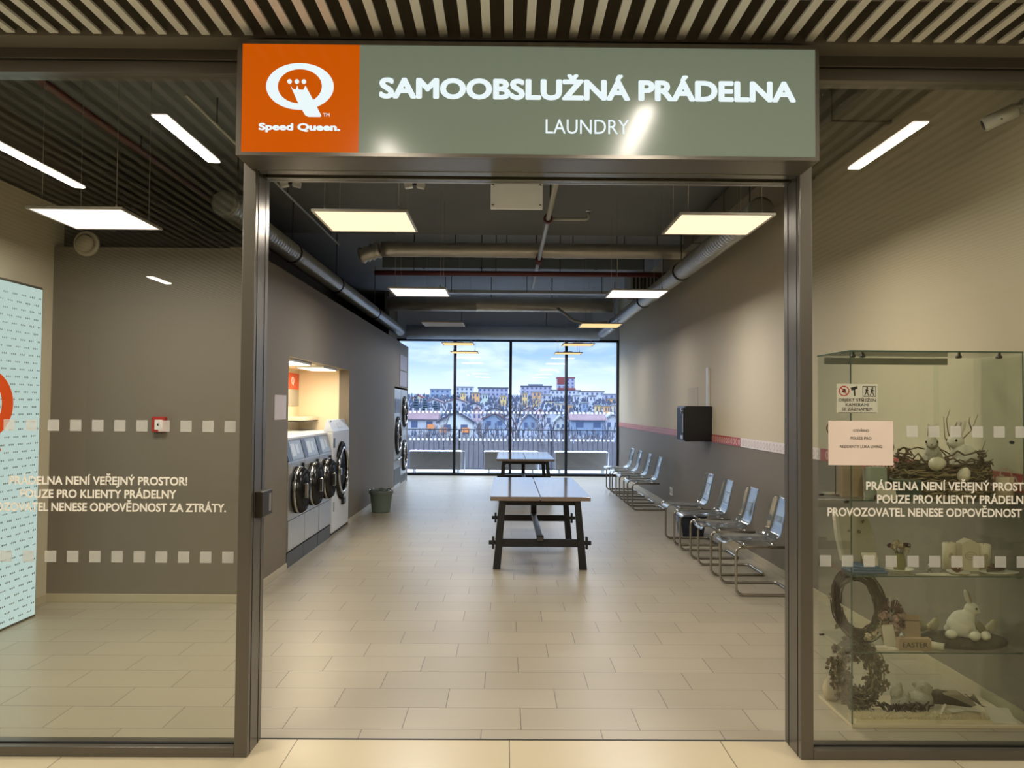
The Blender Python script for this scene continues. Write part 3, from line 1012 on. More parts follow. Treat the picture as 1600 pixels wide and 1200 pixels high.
t = thing('tumble_dryer', 'tall white tumble dryer with one big black ringed porthole at the end of the recess', 'dryer', (-2.16, 10.775, 0), 0)
W = 0.53
m = MB(); m.box(-0.66, -0.02, -W + 0.02, W - 0.02, 0, 0.04); m.build('plinth', seam_m, t)
m = MB(); m.box(-0.68, 0.012, -W, W, 0.04, 1.30, 0.012, seg=3); m.build('body', enamel_m, t)
m = MB(); m.prism([(0.012, 1.302), (-0.055, 1.448), (-0.075, 1.452), (-0.11, 1.302)], -W, W); c = m.build('console', M('pale_blue_console', (206, 216, 232), 0.3), t)
m = MB(); m.prism([(-0.008, 1.345), (-0.040, 1.415), (-0.036, 1.417), (-0.004, 1.347)], -0.16, 0.16); m.build('display', display_m, c)
m = MB(); m.ell((-0.045, -0.42, 1.435), (0.012, 0.018, 0.014), 10); m.build('start_button', console_m, c)
d = ring_door(t, 0.0, 0.79, 0.375)
m = MB(); m.box(0.0, 0.05, 0.02, 0.16, 0.335, 0.44, 0.015); m.build('door_handle', dark_m, d)
m = MB(); m.box(0.008, 0.018, -W + 0.03, -W + 0.12, 1.10, 1.22, 0.003); m.build('coin_slot', dark_m, t)
m = MB(); m.box(0.010, 0.016, -W + 0.06, -W + 0.12, 0.30, 0.42, 0.002); m.build('vent_label', console_m, t)

t = thing('large_washer', 'big steel washer extractor with a single large porthole in the wall near the window', 'washing machine', (-2.16, 16.44, 0), 0)
W = 0.49
m = MB(); m.box(-0.70, 0.0, -W, W, 0.0, 1.98, 0.01); m.build('body', steel_m, t)
m = MB(); m.box(0.0, 0.006, -W + 0.05, W - 0.05, 1.50, 1.78, 0.002); m.build('control_panel', dark_m, t)
m = MB(); m.box(0.0, 0.004, -W + 0.03, W - 0.03, 0.08, 0.40, 0.002); m.build('lower_panel', kick_m, t)
ring_door(t, 0.0, 1.05, 0.38)
m = MB(); m.tube(fillet([(0.0, -0.25, 0.58), (0.06, -0.25, 0.58), (0.06, 0.25, 0.60), (0.0, 0.25, 0.60)], 0.03), 0.014, 10); m.build('bar_handle', chrome_m, t)
t = thing('stacked_dryer', 'steel stacked dryer with two portholes beside the window', 'dryer', (-2.16, 17.46, 0), 0)
m = MB(); m.box(-0.70, 0.0, -W, W, 0.0, 1.98, 0.01); m.build('body', steel_m, t)
ring_door(t, 0.0, 1.52, 0.33)
ring_door(t, 0.0, 0.60, 0.33)
m = MB(); m.box(0.0, 0.006, -W + 0.05, W - 0.05, 1.02, 1.12, 0.002); m.build('control_panel', display_m, t)
m = MB(); m.box(0.0, 0.004, -W + 0.03, W - 0.03, 0.04, 0.20, 0.002); m.build('lower_panel', kick_m, t)

# recess fittings
for y, lab in ((9.0, 'slim lamp on the recess ceiling above the first washer'), (10.45, 'slim lamp on the recess ceiling above the white dryer')):
    t = thing('recess_lamp', lab, 'ceiling light', (-2.40, y, 2.12), 0, 'lamps in the washer recess')
    m = MB(); m.box(-0.17, 0.17, -0.42, 0.42, -0.03, 0.0, 0.004); m.build('housing', white_m, t)
    m = MB(); m.box(-0.15, 0.15, -0.40, 0.40, -0.034, -0.028); m.build('diffuser', E('recess_diffuser', (255, 244, 220), 4.0), t)
    area_light('recess_light', (-2.40, y, 2.08), 0.3, 0.8, 11.0, (1.0, 0.84, 0.60))
t = thing('wall_poster', 'orange topped poster on the cream back wall of the washer recess', 'poster', (-2.846, 10.95, 1.62))
m = MB(); m.box(-0.003, 0.003, -0.33, 0.33, 0.225, 0.44); o = m.build('header_print', M('poster_orange', (226, 92, 50), 0.5), t)
m = MB()
m.annulus(ellipse(0.0, 0.34, 0.075, 0.05, 28), ellipse(0.0, 0.34, 0.05, 0.036, 28), 0.003, 0.0042, 'yz')
m.prism([(-0.02, 0.36), (0.012, 0.355), (0.05, 0.275), (0.02, 0.275)], 0.003, 0.0045, plane='yz')
m.build('crown_emblem', paper_m, o)
m = MB(); m.box(-0.003, 0.003, -0.33, 0.33, 0.0, 0.223); m.build('grey_sheet', M('poster_grey', (186, 178, 160), 0.6), t)
t = thing('wall_shelf', 'small cream shelf with dark underside on the recess back wall', 'shelf', (-2.85, 10.9, 1.42))
m = MB(); m.box(0, 0.28, -0.36, 0.40, 0.016, 0.06, 0.004); m.build('board', cream_m, t)
m = MB(); m.box(0, 0.27, -0.35, 0.39, 0.0, 0.016); m.build('underside', seam_m, t)
m = MB(); m.box(-2.85, -2.79, 8.16, 10.22, 0, 1.36); m.prism([(-2.79, 1.36), (-2.79, 1.33), (-2.85, 1.42), (-2.85, 1.36)], 8.16, 10.22)
struct(m.build('trim_2', cream_m))
cm = blob([((0, 0, 0.045), (0.05, 0.04, 0.05)), ((0.03, 0.02, 0.06), (0.03, 0.04, 0.055)), ((-0.03, 0.01, 0.03), (0.04, 0.04, 0.03))], 0.01, 1)
tag(mesh_obj('paper_tissue', cm, paper_m, None, (-2.35, 8.42, 1.30)), 'crumpled white paper lying on top of the first washer', 'paper')

t = thing('wall_notice', 'pale paper notice on the taupe wall beside the washer recess', 'notice', (-2.158, 7.87, 1.49))
m = MB(); m.box(-0.002, 0.002, -0.2, 0.2, 0, 0.235); m.build('sheet', M('lilac_paper', (206, 200, 206), 0.8), t)
for z, lab in ((2.385, 'upper pale lilac board on the wall above the stacked dryer'), (2.05, 'lower pale lilac board on the wall above the stacked dryer')):
    t = thing('wall_board', lab, 'sign', (-2.158, 17.25, z), 0, 'pale boards above the far machines')
    m = MB(); m.box(-0.002, 0.006, -0.55, 0.55, 0, 0.31, 0.002); m.build('board', M('lilac_board', (186, 188, 214), 0.6), t)

# ------------------------------------------------------------------ tables
top_m = wood_mat('brown_table_top', (108, 92, 84), (134, 120, 114), 0.08)
top_m.node_tree.nodes['Principled BSDF'].inputs['Specular IOR Level'].default_value = 1.0
leg_m = M('black_stained_timber', (26, 25, 27), 0.5, noise=(30, 0.12))


def work_table(y0, label):
    t = thing('trestle_table', label, 'table', (0.356, y0, 0), 0, 'long tables down the middle of the laundry')
    LN_ = 2.30
    for a, b in ((-0.503, -0.004), (0.004, 0.503)):
        m = MB(); m.box(a, b, 0.0, LN_, 0.688, 0.73, 0.004); m.build('top_plank', top_m, t)
    m = MB(); m.box(-0.40, 0.40, 0.10, 0.14, 0.635, 0.688); m.box(-0.40, 0.40, LN_ - 0.14, LN_ - 0.10, 0.635, 0.688)
    for x in (-0.33, 0.30):
        m.box(x, x + 0.03, 0.14, LN_ - 0.14, 0.64, 0.688)
    m.build('apron', leg_m, t)
    for yy in (0.03, LN_ - 0.40):
        for s in (-1, 1):
            m = MB()
            m.prism([(s * 0.472, 0.0), (s * 0.396, 0.0), (s * 0.345, 0.688), (s * 0.405, 0.688)], yy, yy + 0.07)
            m.build('leg', leg_m, t)
        m = MB(); m.box(-0.515, 0.515, yy + 0.02, yy + 0.05, 0.245, 0.285, 0.002); m.box(-0.415, 0.415, yy + 0.012, yy + 0.058, 0.225, 0.30, 0.002); st_ = m.build('crossbar', leg_m, t)
        for s in (-1, 1):
            m = MB(); m.box(s * 0.452 - 0.012 + s * 0.018, s * 0.452 + 0.012 + s * 0.018, yy + 0.005, yy + 0.065, 0.205, 0.325, 0.003); m.build('wedge', leg_m, st_)
    m = MB(); m.box(-0.03, 0.03, 0.0, LN_ - 0.30, 0.29, 0.325, 0.003); m.build('stretcher', M('worn_stretcher', (64, 62, 62), 0.35), t)  # lighter than the legs; the light on its top is put into the colour
    m = MB(); m.box(-0.035, 0.035, LN_ - 0.385, LN_ - 0.345, 0.29, 0.66, 0.003); m.build('centre_post', leg_m, t)
    m = MB(); m.box(-0.035, 0.035, 0.01, 0.045, 0.285, 0.345, 0.003); m.build('stretcher_peg', leg_m, t)
    return t


work_table(8.22, 'long brown table on black trestle legs nearest the doorway')
t2 = work_table(14.25, 'long brown table on black trestle legs nearer the big window')

# ------------------------------------------------------------------ cantilever chairs
acrylic = glass('clear_acrylic', 0.10, (226, 232, 234), 0.03, 0.05, (235, 240, 244))


def chair_proto():
    t = thing('clear_chair', '', 'chair', (2.27, 7.39, 0), 0, 'clear cantilever chairs along the wall')
    w = 0.262
    path = fillet([(0.17, w, 0.425), (-0.262, w, 0.425), (-0.262, w, 0.014), (0.262, w, 0.014), (0.262, -w, 0.014), (-0.262, -w, 0.014), (-0.262, -w, 0.425), (0.17, -w, 0.425)], 0.065, 7)
    m = MB(); m.tube(path, 0.0125, 12); m.build('frame', M('chair_chrome', (176, 172, 164), 0.18, 1.0), t)
    m = MB(); m.cyl((0.10, -w, 0.425), (0.10, w, 0.425), 0.010, 10); m.cyl((-0.15, -w, 0.425), (-0.15, w, 0.425), 0.010, 10); m.build('seat_support', chrome_m, t)
    prof = [(-0.325, 0.425), (-0.318, 0.445), (-0.29, 0.457), (-0.2, 0.457), (-0.08, 0.447), (0.03, 0.444), (0.10, 0.449), (0.145, 0.470), (0.172, 0.51), (0.192, 0.57), (0.21, 0.65), (0.228, 0.73), (0.243, 0.79), (0.256, 0.835)]
    bm = bmesh.new()
    N = 14
    rowsv = []
    for i, (x, z) in enumerate(prof):
        hw = 0.222 - (0.012 if i > 9 else 0) - (0.02 if i in (0, 13) else 0)
        rw = []
        for j in range(N + 1):
            s = -1 + 2 * j / N
            e = max(0, abs(s) - 0.55) / 0.45
            dz = 0.024 * e * e if i < 8 else 0.0
            dx = -0.035 * e * e if i >= 8 else (-0.02 * e * e if i >= 6 else 0.0)
            rw.append(bm.verts.new((x + dx, s * hw, z + dz)))
        rowsv.append(rw)
    for a, b in zip(rowsv, rowsv[1:]):
        for j in range(N):
            f = bm.faces.new((a[j], a[j + 1], b[j + 1], b[j])); f.smooth = True
    me = bpy.data.meshes.new('shell'); bm.to_mesh(me); bm.free()
    me.materials.append(acrylic)
    o = bpy.data.objects.new('seat_shell', me); col.objects.link(o); o.parent = t
    sd = o.modifiers.new('s', 'SOLIDIFY'); sd.thickness = 0.008
    sb = o.modifiers.new('b', 'SUBSURF'); sb.levels = 1; sb.render_levels = 1
    return t


c0 = chair_proto()
NAMES = ['nearest the shop glass', 'second from the shop glass', 'third from the shop glass', 'last before the gap under the black dispenser']
FAR = ['first beyond the gap', 'second beyond the gap', 'third beyond the gap', 'standing next to the big window']
for i, y in enumerate((7.39, 8.26, 9.14, 9.99)):
    lab = 'clear acrylic chair on a chrome cantilever frame, %s' % NAMES[i]
    if i == 0:
        c0['label'] = lab
    else:
        dup(c0, (2.27, y, 0), 0, lab)
for i, y in enumerate((13.33, 14.28, 15.27, 16.15)):
    dup(c0, (2.29, y, 0), 0, 'clear acrylic chair on a chrome cantilever frame, %s' % FAR[i])

# ------------------------------------------------------------------ bins and wall things
t = thing('waste_bin', 'grey green round waste bin with a liner by the taupe wall', 'bin', (-1.91, 12.7, 0))
m = MB(); m.lathe([(0.0, 0.0), (0.135, 0.0), (0.14, 0.01), (0.175, 0.315), (0.182, 0.32), (0.182, 0.33), (0.172, 0.33), (0.135, 0.02), (0.0, 0.015)], n=32); m.build('bucket', M('grey_green_plastic', (122, 140, 130), 0.45), t)
m = MB()
pr = [(0.178 + 0.008 * math.sin(k * 2.3), 0.29 + 0.008 * math.sin(k * 1.7)) for k in range(3)]
n = 40; rg = []
for rr, hh in ((0.188, 0.285), (0.190, 0.325), (0.180, 0.345), (0.165, 0.30), (0.14, 0.24)):
    rg.append([m.bm.verts.new(((rr + 0.005 * math.sin(j * 1.9 + hh * 30)) * math.cos(2 * math.pi * j / n), (rr + 0.005 * math.sin(j * 1.9 + hh * 30)) * math.sin(2 * math.pi * j / n), hh + 0.008 * math.sin(j * 1.3))) for j in range(n)])
for A, B in zip(rg, rg[1:]):
    for j in range(n):
        m.bm.faces.new((A[j], A[(j + 1) % n], B[(j + 1) % n], B[j])).smooth = True
m.build('liner', glass('clear_liner', 0.06, (210, 216, 216), 0.15, 0.35, (150, 158, 156)), t)

t = thing('storage_tub', 'dark navy plastic tub on the floor behind the clear chairs', 'tub', (2.40, 10.62, 0))
m = MB(); m.prism([(-0.13, 0.0), (0.13, 0.0), (0.165, 0.235), (-0.165, 0.235)], -0.16, 0.16); m.box(-0.178, 0.178, -0.172, 0.172, 0.235, 0.252, 0.004); m.build('tub', M('navy_plastic', (40, 44, 56), 0.4), t)
m = MB(); m.box(-0.182, -0.16, -0.10, 0.10, 0.17, 0.235, 0.006); m.build('pale_bag_edge', M('pale_blue_bag', (120, 132, 158), 0.5), t)

t = thing('wall_dispenser', 'glossy black vending box fixed on the wall over the red border', 'dispenser', (2.70, 10.68, 1.195))
m = MB(); m.box(-0.36, 0.0, 0.0, 0.48, 0.0, 0.465, 0.012, seg=3); m.build('cabinet', dark_m, t)
m = MB(); m.box(-0.372, -0.355, 0.03, 0.45, 0.02, 0.445, 0.008); f = m.build('front_panel', M('gloss_black', (16, 17, 20), 0.45, spec=0.2), t)
m = MB(); m.lathe([(0.0, -0.385), (0.03, -0.382), (0.034, -0.37), (0.0, -0.37)], (0, 0.15, 0.40), 16, 'x'); m.build('coin_knob', chrome_m, f)
m = MB(); m.box(-0.377, -0.37, 0.06, 0.20, 0.03, 0.08, 0.002); m.build('outlet_flap', steel_m, f)
m = MB(); m.box(-0.377, -0.37, 0.06, 0.085, 0.12, 0.36, 0.002); m.build('label_strip', display_m, f)
t = thing('cable_duct', 'white vertical cable trunking above the black dispenser', 'cable duct', (2.70, 10.86, 1.66))
m = MB(); m.box(-0.03, 0.0, -0.045, 0.045, 0.0, 0.51, 0.003); m.build('trunking', white_m, t)
t = thing('wall_sheet', 'pale paper sheet on the wall just beyond the black dispenser', 'notice', (2.698, 11.8, 1.66))
m = MB(); m.box(-0.002, 0.002, -0.32, 0.32, 0, 0.27); m.build('sheet', M('warm_sheet', (196, 190, 180), 0.8), t)
t = thing('wall_socket', 'small white socket low on the wall between the two chair groups', 'socket', (2.70, 13.3, 0.22))
m = MB(); m.box(-0.012, 0.0, -0.09, 0.09, 0, 0.13, 0.004); m.build('plate', white_m, t)
for y in (-0.045, 0.045):
    m = MB(); m.lathe([(0.028, -0.014), (0.032, -0.014), (0.032, -0.011), (0.028, -0.011)], (0, y, 0.065), 16, 'x'); m.build('outlet', console_m, t)

t = thing('alarm_call_point', 'red fire alarm button box on the taupe wall behind the side glass', 'alarm', (-2.85, 6.80, 1.40))
m = MB(); m.box(-0.055, 0.055, -0.05, 0.0, 0, 0.125, 0.006); m.build('housing', red_m, t)
m = MB(); m.box(-0.028, 0.040, -0.054, -0.049, 0.018, 0.10, 0.002); f = m.build('break_glass', paper_m, t)
m = MB(); m.lathe([(0.0, -0.058), (0.014, -0.057), (0.016, -0.053), (0.0, -0.053)], (0.006, 0, 0.06), 16, 'y', sx=0.7); m.build('button', dark_m, f)

t = thing('air_valve', 'round white air valve high in the corner behind the side glass', 'vent', (-3.486, 6.80, 2.955))
m = MB(); m.lathe([(0.0, -0.02), (0.075, -0.02), (0.10, -0.03), (0.105, -0.015), (0.105, 0.0), (0.0, 0.0)], (0, 0, 0), 32, 'y'); m.build('collar', M('off_white_metal', (196, 188, 172), 0.4), t)
m = MB(); m.lathe([(0.0, -0.065), (0.055, -0.06), (0.075, -0.045), (0.07, -0.035), (0.0, -0.035)], (0, 0, 0), 32, 'y'); m.build('disc', M('beige_metal', (176, 166, 146), 0.4), t)
m = MB(); m.cyl((0, -0.036, 0), (0, -0.02, 0), 0.02, 12); m.build('spindle', steel_m, t)

t = thing('security_camera', 'white bullet camera on the wall above the display cabinet', 'camera', (2.70, 4.22, 3.20))
m = MB(); m.lathe([(0.0, -0.014), (0.036, -0.014), (0.038, 0.0), (0.0, 0.0)], (0, 0.0, 0.02), 20, 'x'); m.tube(fillet([(-0.01, 0, 0.02), (-0.05, 0.02, 0.02), (-0.075, 0.035, -0.005)], 0.02), 0.012, 10); m.build('bracket', white_m, t)
a, b = Vector((-0.035, 0.0, 0.0)), Vector((-0.175, 0.07, -0.062))
m = MB(); m.tube([a, a.lerp(b, 0.05), a.lerp(b, 0.92), b], [0.03, 0.039, 0.039, 0.036], 20); m.build('body', white_m, t)
m = MB(); q = (b - a).normalized(); m.tube([b - q * 0.002, b + q * 0.004], [0.028, 0.026], 18); m.build('lens', dark_m, t)
m = MB(); m.ell((-0.105, -0.001, -0.035), (0.005, 0.004, 0.005), 10); m.ell((-0.115, 0.004, -0.05), (0.005, 0.004, 0.005), 10); m.build('screw_hole', dark_m, t)

# ------------------------------------------------------------------ lightbox on the side wall
t = thing('lightbox', 'tall glowing pale blue lightbox with an orange emblem on the beige side wall', 'lightbox', (-3.739, 5.605, 0.0))
m = MB(); m.box(0, 0.155, -0.735, 0.735, 0.0, 2.52, 0.004); m.build('casing', M('lightbox_trim', (98, 94, 84), 0.4, 0.5), t)
m = MB(); m.box(0.153, 0.160, -0.72, 0.72, 0.02, 2.50); m.build('face', E('lightbox_face', (196, 218, 216), 0.92), t)
m = MB()
z = 0.06; i = 0
while z < 2.48:
    y = -0.70 + (0.055 if i % 2 else 0.0)
    while y < 0.70:
        for q in range(3):
            yy = y + q * 0.022
            if abs(yy) < 0.705:
                m.prism(ellipse(yy, z, 0.0075, 0.0075, 6), 0.160, 0.1604, plane='yz')
        y += 0.11
    z += 0.055; i += 1
m.build('dot_print', M('grey_dot_print', (120, 136, 138), 0.6), t)
m = MB()
uu = 0.75 / 424


def lq(pts):
    return [((px - 411) * uu, 1.62 - (py - 367) * uu) for px, py in pts]


m.annulus(lq(outer), lq(inner), 0.160, 0.163, 'yz')
m.prism(lq([(350, 360), (366, 384), (386, 388), (394, 362), (404, 388), (432, 390), (446, 362), (500, 462), (521, 500), (548, 552), (540, 559), (466, 559), (446, 549), (418, 503), (396, 462)]), 0.160, 0.1635, plane='yz')
for px in (345, 391, 435):
    m.prism(lq([(px + 14 * math.cos(a * math.pi / 10), 336 + 14 * math.sin(a * math.pi / 10)) for a in range(20)]), 0.160, 0.163, plane='yz')
m.build('crown_emblem', lit('orange_lit_print', (222, 74, 12), 0.62, 0.3), t)
area_light('lightbox_glow', (-3.59, 5.605, 1.26), 1.4, 2.4, 7.0, (0.86, 0.97, 1.0), (0, R(90), 0)) if False else None

# ------------------------------------------------------------------ glass display cabinet
CX0, CX1, CY0, CY1, CZ = 1.775, 2.675, 4.21, 4.65, 1.93
cab_glass = glass('cabinet_glass', 0.045, (253, 255, 253))
edge_m = M('green_glass_edge', (86, 104, 92), 0.2)
t = thing('display_cabinet', 'tall clear glass display cabinet with three shelves behind the side pane', 'display cabinet', (CX0, CY0, 0))
W, D = CX1 - CX0, CY1 - CY0
m = MB(); m.box(0, W, 0, D, 0.0, 0.02, 0.003); m.build('base_board', M('cream_board', (222, 208, 176), 0.45), t)
for nm, a in (('side_panel', (0, 0.006, 0, D)), ('side_panel', (W - 0.006, W, 0, D)), ('back_panel', (0.006, W - 0.006, D - 0.006, D)), ('front_door', (0.006, W / 2 + 0.01, 0, 0.006)), ('front_door', (W / 2 - 0.01, W - 0.006, 0.007, 0.013))):
    m = MB(); m.box(a[0], a[1], a[2], a[3], 0.02, CZ - 0.008); p = m.build(nm, cab_glass, t)
    if nm == 'side_panel':
        m = MB(); m.box(a[0] - 0.0005, a[1] + 0.0005, -0.002, 0.0, 0.02, CZ - 0.008); m.build('glass_edge', edge_m, p)
m = MB(); m.box(0, W, 0, D, CZ - 0.008, CZ); p = m.build('top_panel', cab_glass, t)
m = MB(); m.box(0, W, -0.002, 0, CZ - 0.008, CZ); m.box(-0.002, 0, 0, D, CZ - 0.008, CZ); m.build('glass_edge', edge_m, p)
SH = (1.157, 0.770, 0.380)
for z in SH:
    m = MB(); m.box(0.008, W - 0.008, 0.016, D - 0.008, z - 0.006, z); p = m.build('shelf', cab_glass, t)
    m = MB(); m.box(0.008, W - 0.008, 0.013, 0.016, z - 0.006, z); m.build('glass_edge', edge_m, p)
    for x in (0.0, W):
        for y in (0.05, D - 0.05):
            m = MB(); m.cyl((x - 0.012, y, z - 0.012), (x + 0.012, y, z - 0.012), 0.007, 10); m.build('shelf_clip', M('clip_metal', (70, 70, 64), 0.3, 0.8), t)
m = MB(); m.box(0.03, W - 0.17, D - 0.03, D - 0.012, CZ - 0.05, CZ - 0.012, 0.002); m.build('light_bar', M('grey_rail', (142, 140, 124), 0.4, 0.5), t)
for x in (0.02, 0.07, W / 2 + 0.12, W - 0.12):
    m = MB(); m.cyl((x, -0.008, CZ - 0.03), (x, 0.03, CZ - 0.03), 0.008, 10); m.box(x - 0.005, x + 0.005, 0.0, 0.01, CZ - 0.035, CZ - 0.008); m.build('corner_clamp', M('clip_metal', (96, 92, 84), 0.3, 0.8), t)
m = MB(); m.lathe([(0.0, -0.02), (0.008, -0.02), (0.010, -0.002), (0.0, 0.0)], (W - 0.07, 0, 1.46), 12, 'y'); m.build('door_lock', dark_m, t)

# ---- figures
rabbit_m = M('white_ceramic', (222, 216, 200), 0.45, noise=(20, 0.05))
fluff_m = M('white_fluff', (206, 198, 180), 0.9, noise=(40, 0.15), bump=(90, 0.8))
egg_m = M('pale_egg', (224, 214, 190), 0.4, noise=(60, 0.06))
eye_m = M('black_eye', (12, 10, 9), 0.1)
inner_m = M('grey_inner_ear', (150, 132, 118), 0.7)
twig_m = M('brown_twig', (112, 92, 68), 0.8, noise=(40, 0.2))
twig2_m = M('pale_straw', (170, 150, 112), 0.8, noise=(40, 0.2))
leaf_m = M('dry_leaf', (118, 104, 80), 0.8, noise=(30, 0.25))
moss_m = M('dull_moss', (98, 98, 66), 0.9, noise=(30, 0.25))
plum_m = M('plum_petal', (92, 44, 46), 0.7, noise=(30, 0.2))
pink_m = M('dusty_pink_petal', (186, 150, 136), 0.7, noise=(30, 0.15))
cream2_m = M('cream_petal', (208, 190, 160), 0.7, noise=(30, 0.12))
card_m = M('white_card', (222, 210, 190), 0.7)
kraft_m = M('kraft_card', (176, 150, 122), 0.75, noise=(20, 0.08))


def rabbit(label, x, y, z, rz, s, mat, sitting=True, group=None):
    """Sitting rabbit facing -x before rotation; s is its size."""
    t = thing('rabbit_figurine', label, 'figurine', (x, y, z), rz, group)
    P = [((0.02, 0, 0.30), (0.27, 0.20, 0.29)), ((0.10, 0, 0.24), (0.24, 0.22, 0.24)), ((-0.10, 0, 0.44), (0.17, 0.155, 0.20)),
         ((-0.19, 0, 0.65), (0.165, 0.125, 0.135)), ((-0.29, 0, 0.61), (0.085, 0.085, 0.08)), ((-0.14, 0.0, 0.57), (0.13, 0.11, 0.13)),
         ((0.06, 0.15, 0.17), (0.20, 0.09, 0.17)), ((0.06, -0.15, 0.17), (0.20, 0.09, 0.17)),
         ((-0.10, 0.14, 0.045), (0.16, 0.06, 0.045)), ((-0.10, -0.14, 0.045), (0.16, 0.06, 0.045)),
         ((-0.20, 0.07, 0.27), (0.055, 0.05, 0.17), (0, R(12), 0)), ((-0.20, -0.07, 0.27), (0.055, 0.05, 0.17), (0, R(12), 0)),
         ((-0.25, 0.07, 0.09), (0.08, 0.05, 0.09)), ((-0.25, -0.07, 0.09), (0.08, 0.05, 0.09)),
         ((0.30, 0, 0.14), (0.09, 0.09, 0.09)),
         ((-0.095, 0.055, 0.88), (0.055, 0.034, 0.19), (R(-8), R(18), 0)), ((-0.095, -0.055, 0.88), (0.055, 0.034, 0.19), (R(8), R(18), 0))]
    P = [(tuple(v * s for v in p[0]), tuple(v * s for v in p[1])) + tuple(p[2:]) for p in P]
    mesh_obj('body', blob(P, 0.018 * s, 3), mat, t)
    for sy in (-1, 1):
        m = MB(); m.ell((-0.275 * s, sy * 0.105 * s, 0.67 * s), (0.026 * s, 0.016 * s, 0.028 * s), 10); m.build('eye', eye_m, t)
        m = MB(); m.ell((-0.145 * s, sy * 0.065 * s, 0.90 * s), (0.016 * s, 0.018 * s, 0.13 * s), 10, (sy * R(8), R(18), 0)); m.build('inner_ear', inner_m, t)
    m = MB(); m.ell((-0.372 * s, 0, 0.62 * s), (0.014 * s, 0.022 * s, 0.016 * s), 10); m.build('nose', inner_m, t)
    return t


def egg(label, x, y, z, r, mat=None, rot=(0, 0, 0), group=None):
    m = MB()
    prof = []
    for i in range(13):
        a = math.pi * i / 12
        hz = -math.cos(a)
        prof.append((r * 0.76 * math.sin(a) * (1 - 0.16 * hz), r * hz))
    prof[0] = (0.0, -r); prof[-1] = (0.0, r)
    m.lathe(prof, n=20)
    bmesh.ops.remove_doubles(m.bm, verts=m.bm.verts[:], dist=1e-6)
    o = m.build('egg', mat or egg_m)
    o.location = (x, y, z); o.rotation_euler = rot
    return tag(o, label, 'egg', group)


def tangle(mb, n, rx, ry, h, r, rng, hollow=0.5, z0=0.0):
    for i in range(n):
        a = rng.uniform(0, 6.28); da = rng.uniform(0.3, 1.4); rad = rng.uniform(hollow, 1.0)
        zz = rng.uniform(0, h); pts = []
        k = 7
        for j in range(k):
            q = a + da * j / (k - 1)
            rr = rad + rng.uniform(-0.09, 0.09)
            pts.append((rx * rr * math.cos(q), ry * rr * math.sin(q), max(z0 + 0.004, z0 + zz + rng.uniform(-0.2, 0.2) * h * 0.5)))
        mb.tube(pts, r * rng.uniform(0.6, 1.2), 5)


def petals(mb, c, n, r, rng, size=0.02):
    c = Vector(c)
    for i in range(n):
        d = Vector((rng.gauss(0, 1), rng.gauss(0, 1), rng.gauss(0, 1))).normalized()
        p = c + d * r * rng.uniform(0.4, 1.0)
        u = d.cross(Vector((rng.gauss(0, 1), rng.gauss(0, 1), rng.gauss(0, 1)))).normalized()
        v = d.cross(u)
        s = size * rng.uniform(0.6, 1.2)
        mb.quad(p - u * s * 0.5, p + v * s * 0.5 + d * s * 0.2, p + u * s * 0.6, p - v * s * 0.5 + d * s * 0.2)


# top compartment (shelf at 1.157)
Z = SH[0]
t = thing('twig_nest', 'big brown twig nest on the top cabinet shelf holding two rabbits', 'nest', (2.36, 4.43, Z))
r1 = random.Random(3)
m = MB(); tangle(m, 170, 0.26, 0.165, 0.19, 0.0042, r1, 0.74); tangle(m, 60, 0.25, 0.16, 0.24, 0.005, r1, 0.86); m.build('woven_twigs', twig_m, t)
m = MB(); tangle(m, 120, 0.262, 0.17, 0.15, 0.004, r1, 0.86); m.build('pale_straw', twig2_m, t)
m = MB(); m.lathe([(0.0, 0.0), (0.19, 0.0), (0.24, 0.08), (0.225, 0.18), (0.17, 0.18), (0.10, 0.115), (0.0, 0.105)], n=28, sy=0.62)
for v in m.bm.verts:
    v.co += Vector((r1.uniform(-1, 1), r1.uniform(-1, 1), r1.uniform(-0.4, 1))) * 0.007 * (v.co.z > 0.03)
m.build('nest_cup', M('nest_felt', (104, 90, 68), 0.9, noise=(30, 0.3)), t)
rabbit('fluffy grey white rabbit sitting at the back of the twig nest', 2.32, 4.44, Z + 0.125, R(60), 0.255, fluff_m)
rabbit('plump white rabbit with bulky body sitting at the front of the twig nest', 2.475, 4.41, Z + 0.115, R(15), 0.285, rabbit_m)
egg('cream egg lying on the twig nest beside the fluffy rabbit', 2.255, 4.265, Z + 0.187, 0.046, rot=(0, R(82), R(10)))
egg('cream egg wedged low in the front of the twig nest', 2.385, 4.25, Z + 0.133, 0.040, rot=(R(20), R(15), 0))
t = thing('bare_twigs', 'bare forked twigs rising behind the rabbits from the nest', 'twigs', (2.47, 4.5, Z + 0.10))
m = MB()
for pts in ([(0, 0, 0), (-0.02, 0, 0.15), (-0.05, 0, 0.22), (-0.055, 0, 0.33)], [(0, 0, 0), (0, 0, 0.16), (-0.03, 0, 0.24), (-0.04, 0, 0.31), (-0.02, 0, 0.37)], [(0.03, 0, 0), (0.04, 0, 0.2), (0.05, 0, 0.30)],
            [(0.0, 0, 0.05), (0.04, 0, 0.2), (0.10, 0, 0.26), (0.135, 0, 0.345)], [(0.10, 0, 0.26), (0.085, 0, 0.30), (0.09, 0, 0.33)], [(0.05, 0, 0), (0.10, 0, 0.09), (0.15, 0, 0.13), (0.175, 0, 0.20)],
            [(0.10, 0, 0.09), (0.15, 0, 0.10), (0.19, 0, 0.15)], [(-0.10, 0, 0.05), (-0.13, 0, 0.14), (-0.15, 0, 0.19)], [(-0.03, 0, 0.1), (-0.10, 0, 0.18), (-0.12, 0, 0.2)]):
    k = len(pts); m.tube(pts, [0.0045 - 0.003 * i / (k - 1) for i in range(k)], 6)
m.build('branches', twig_m, t)
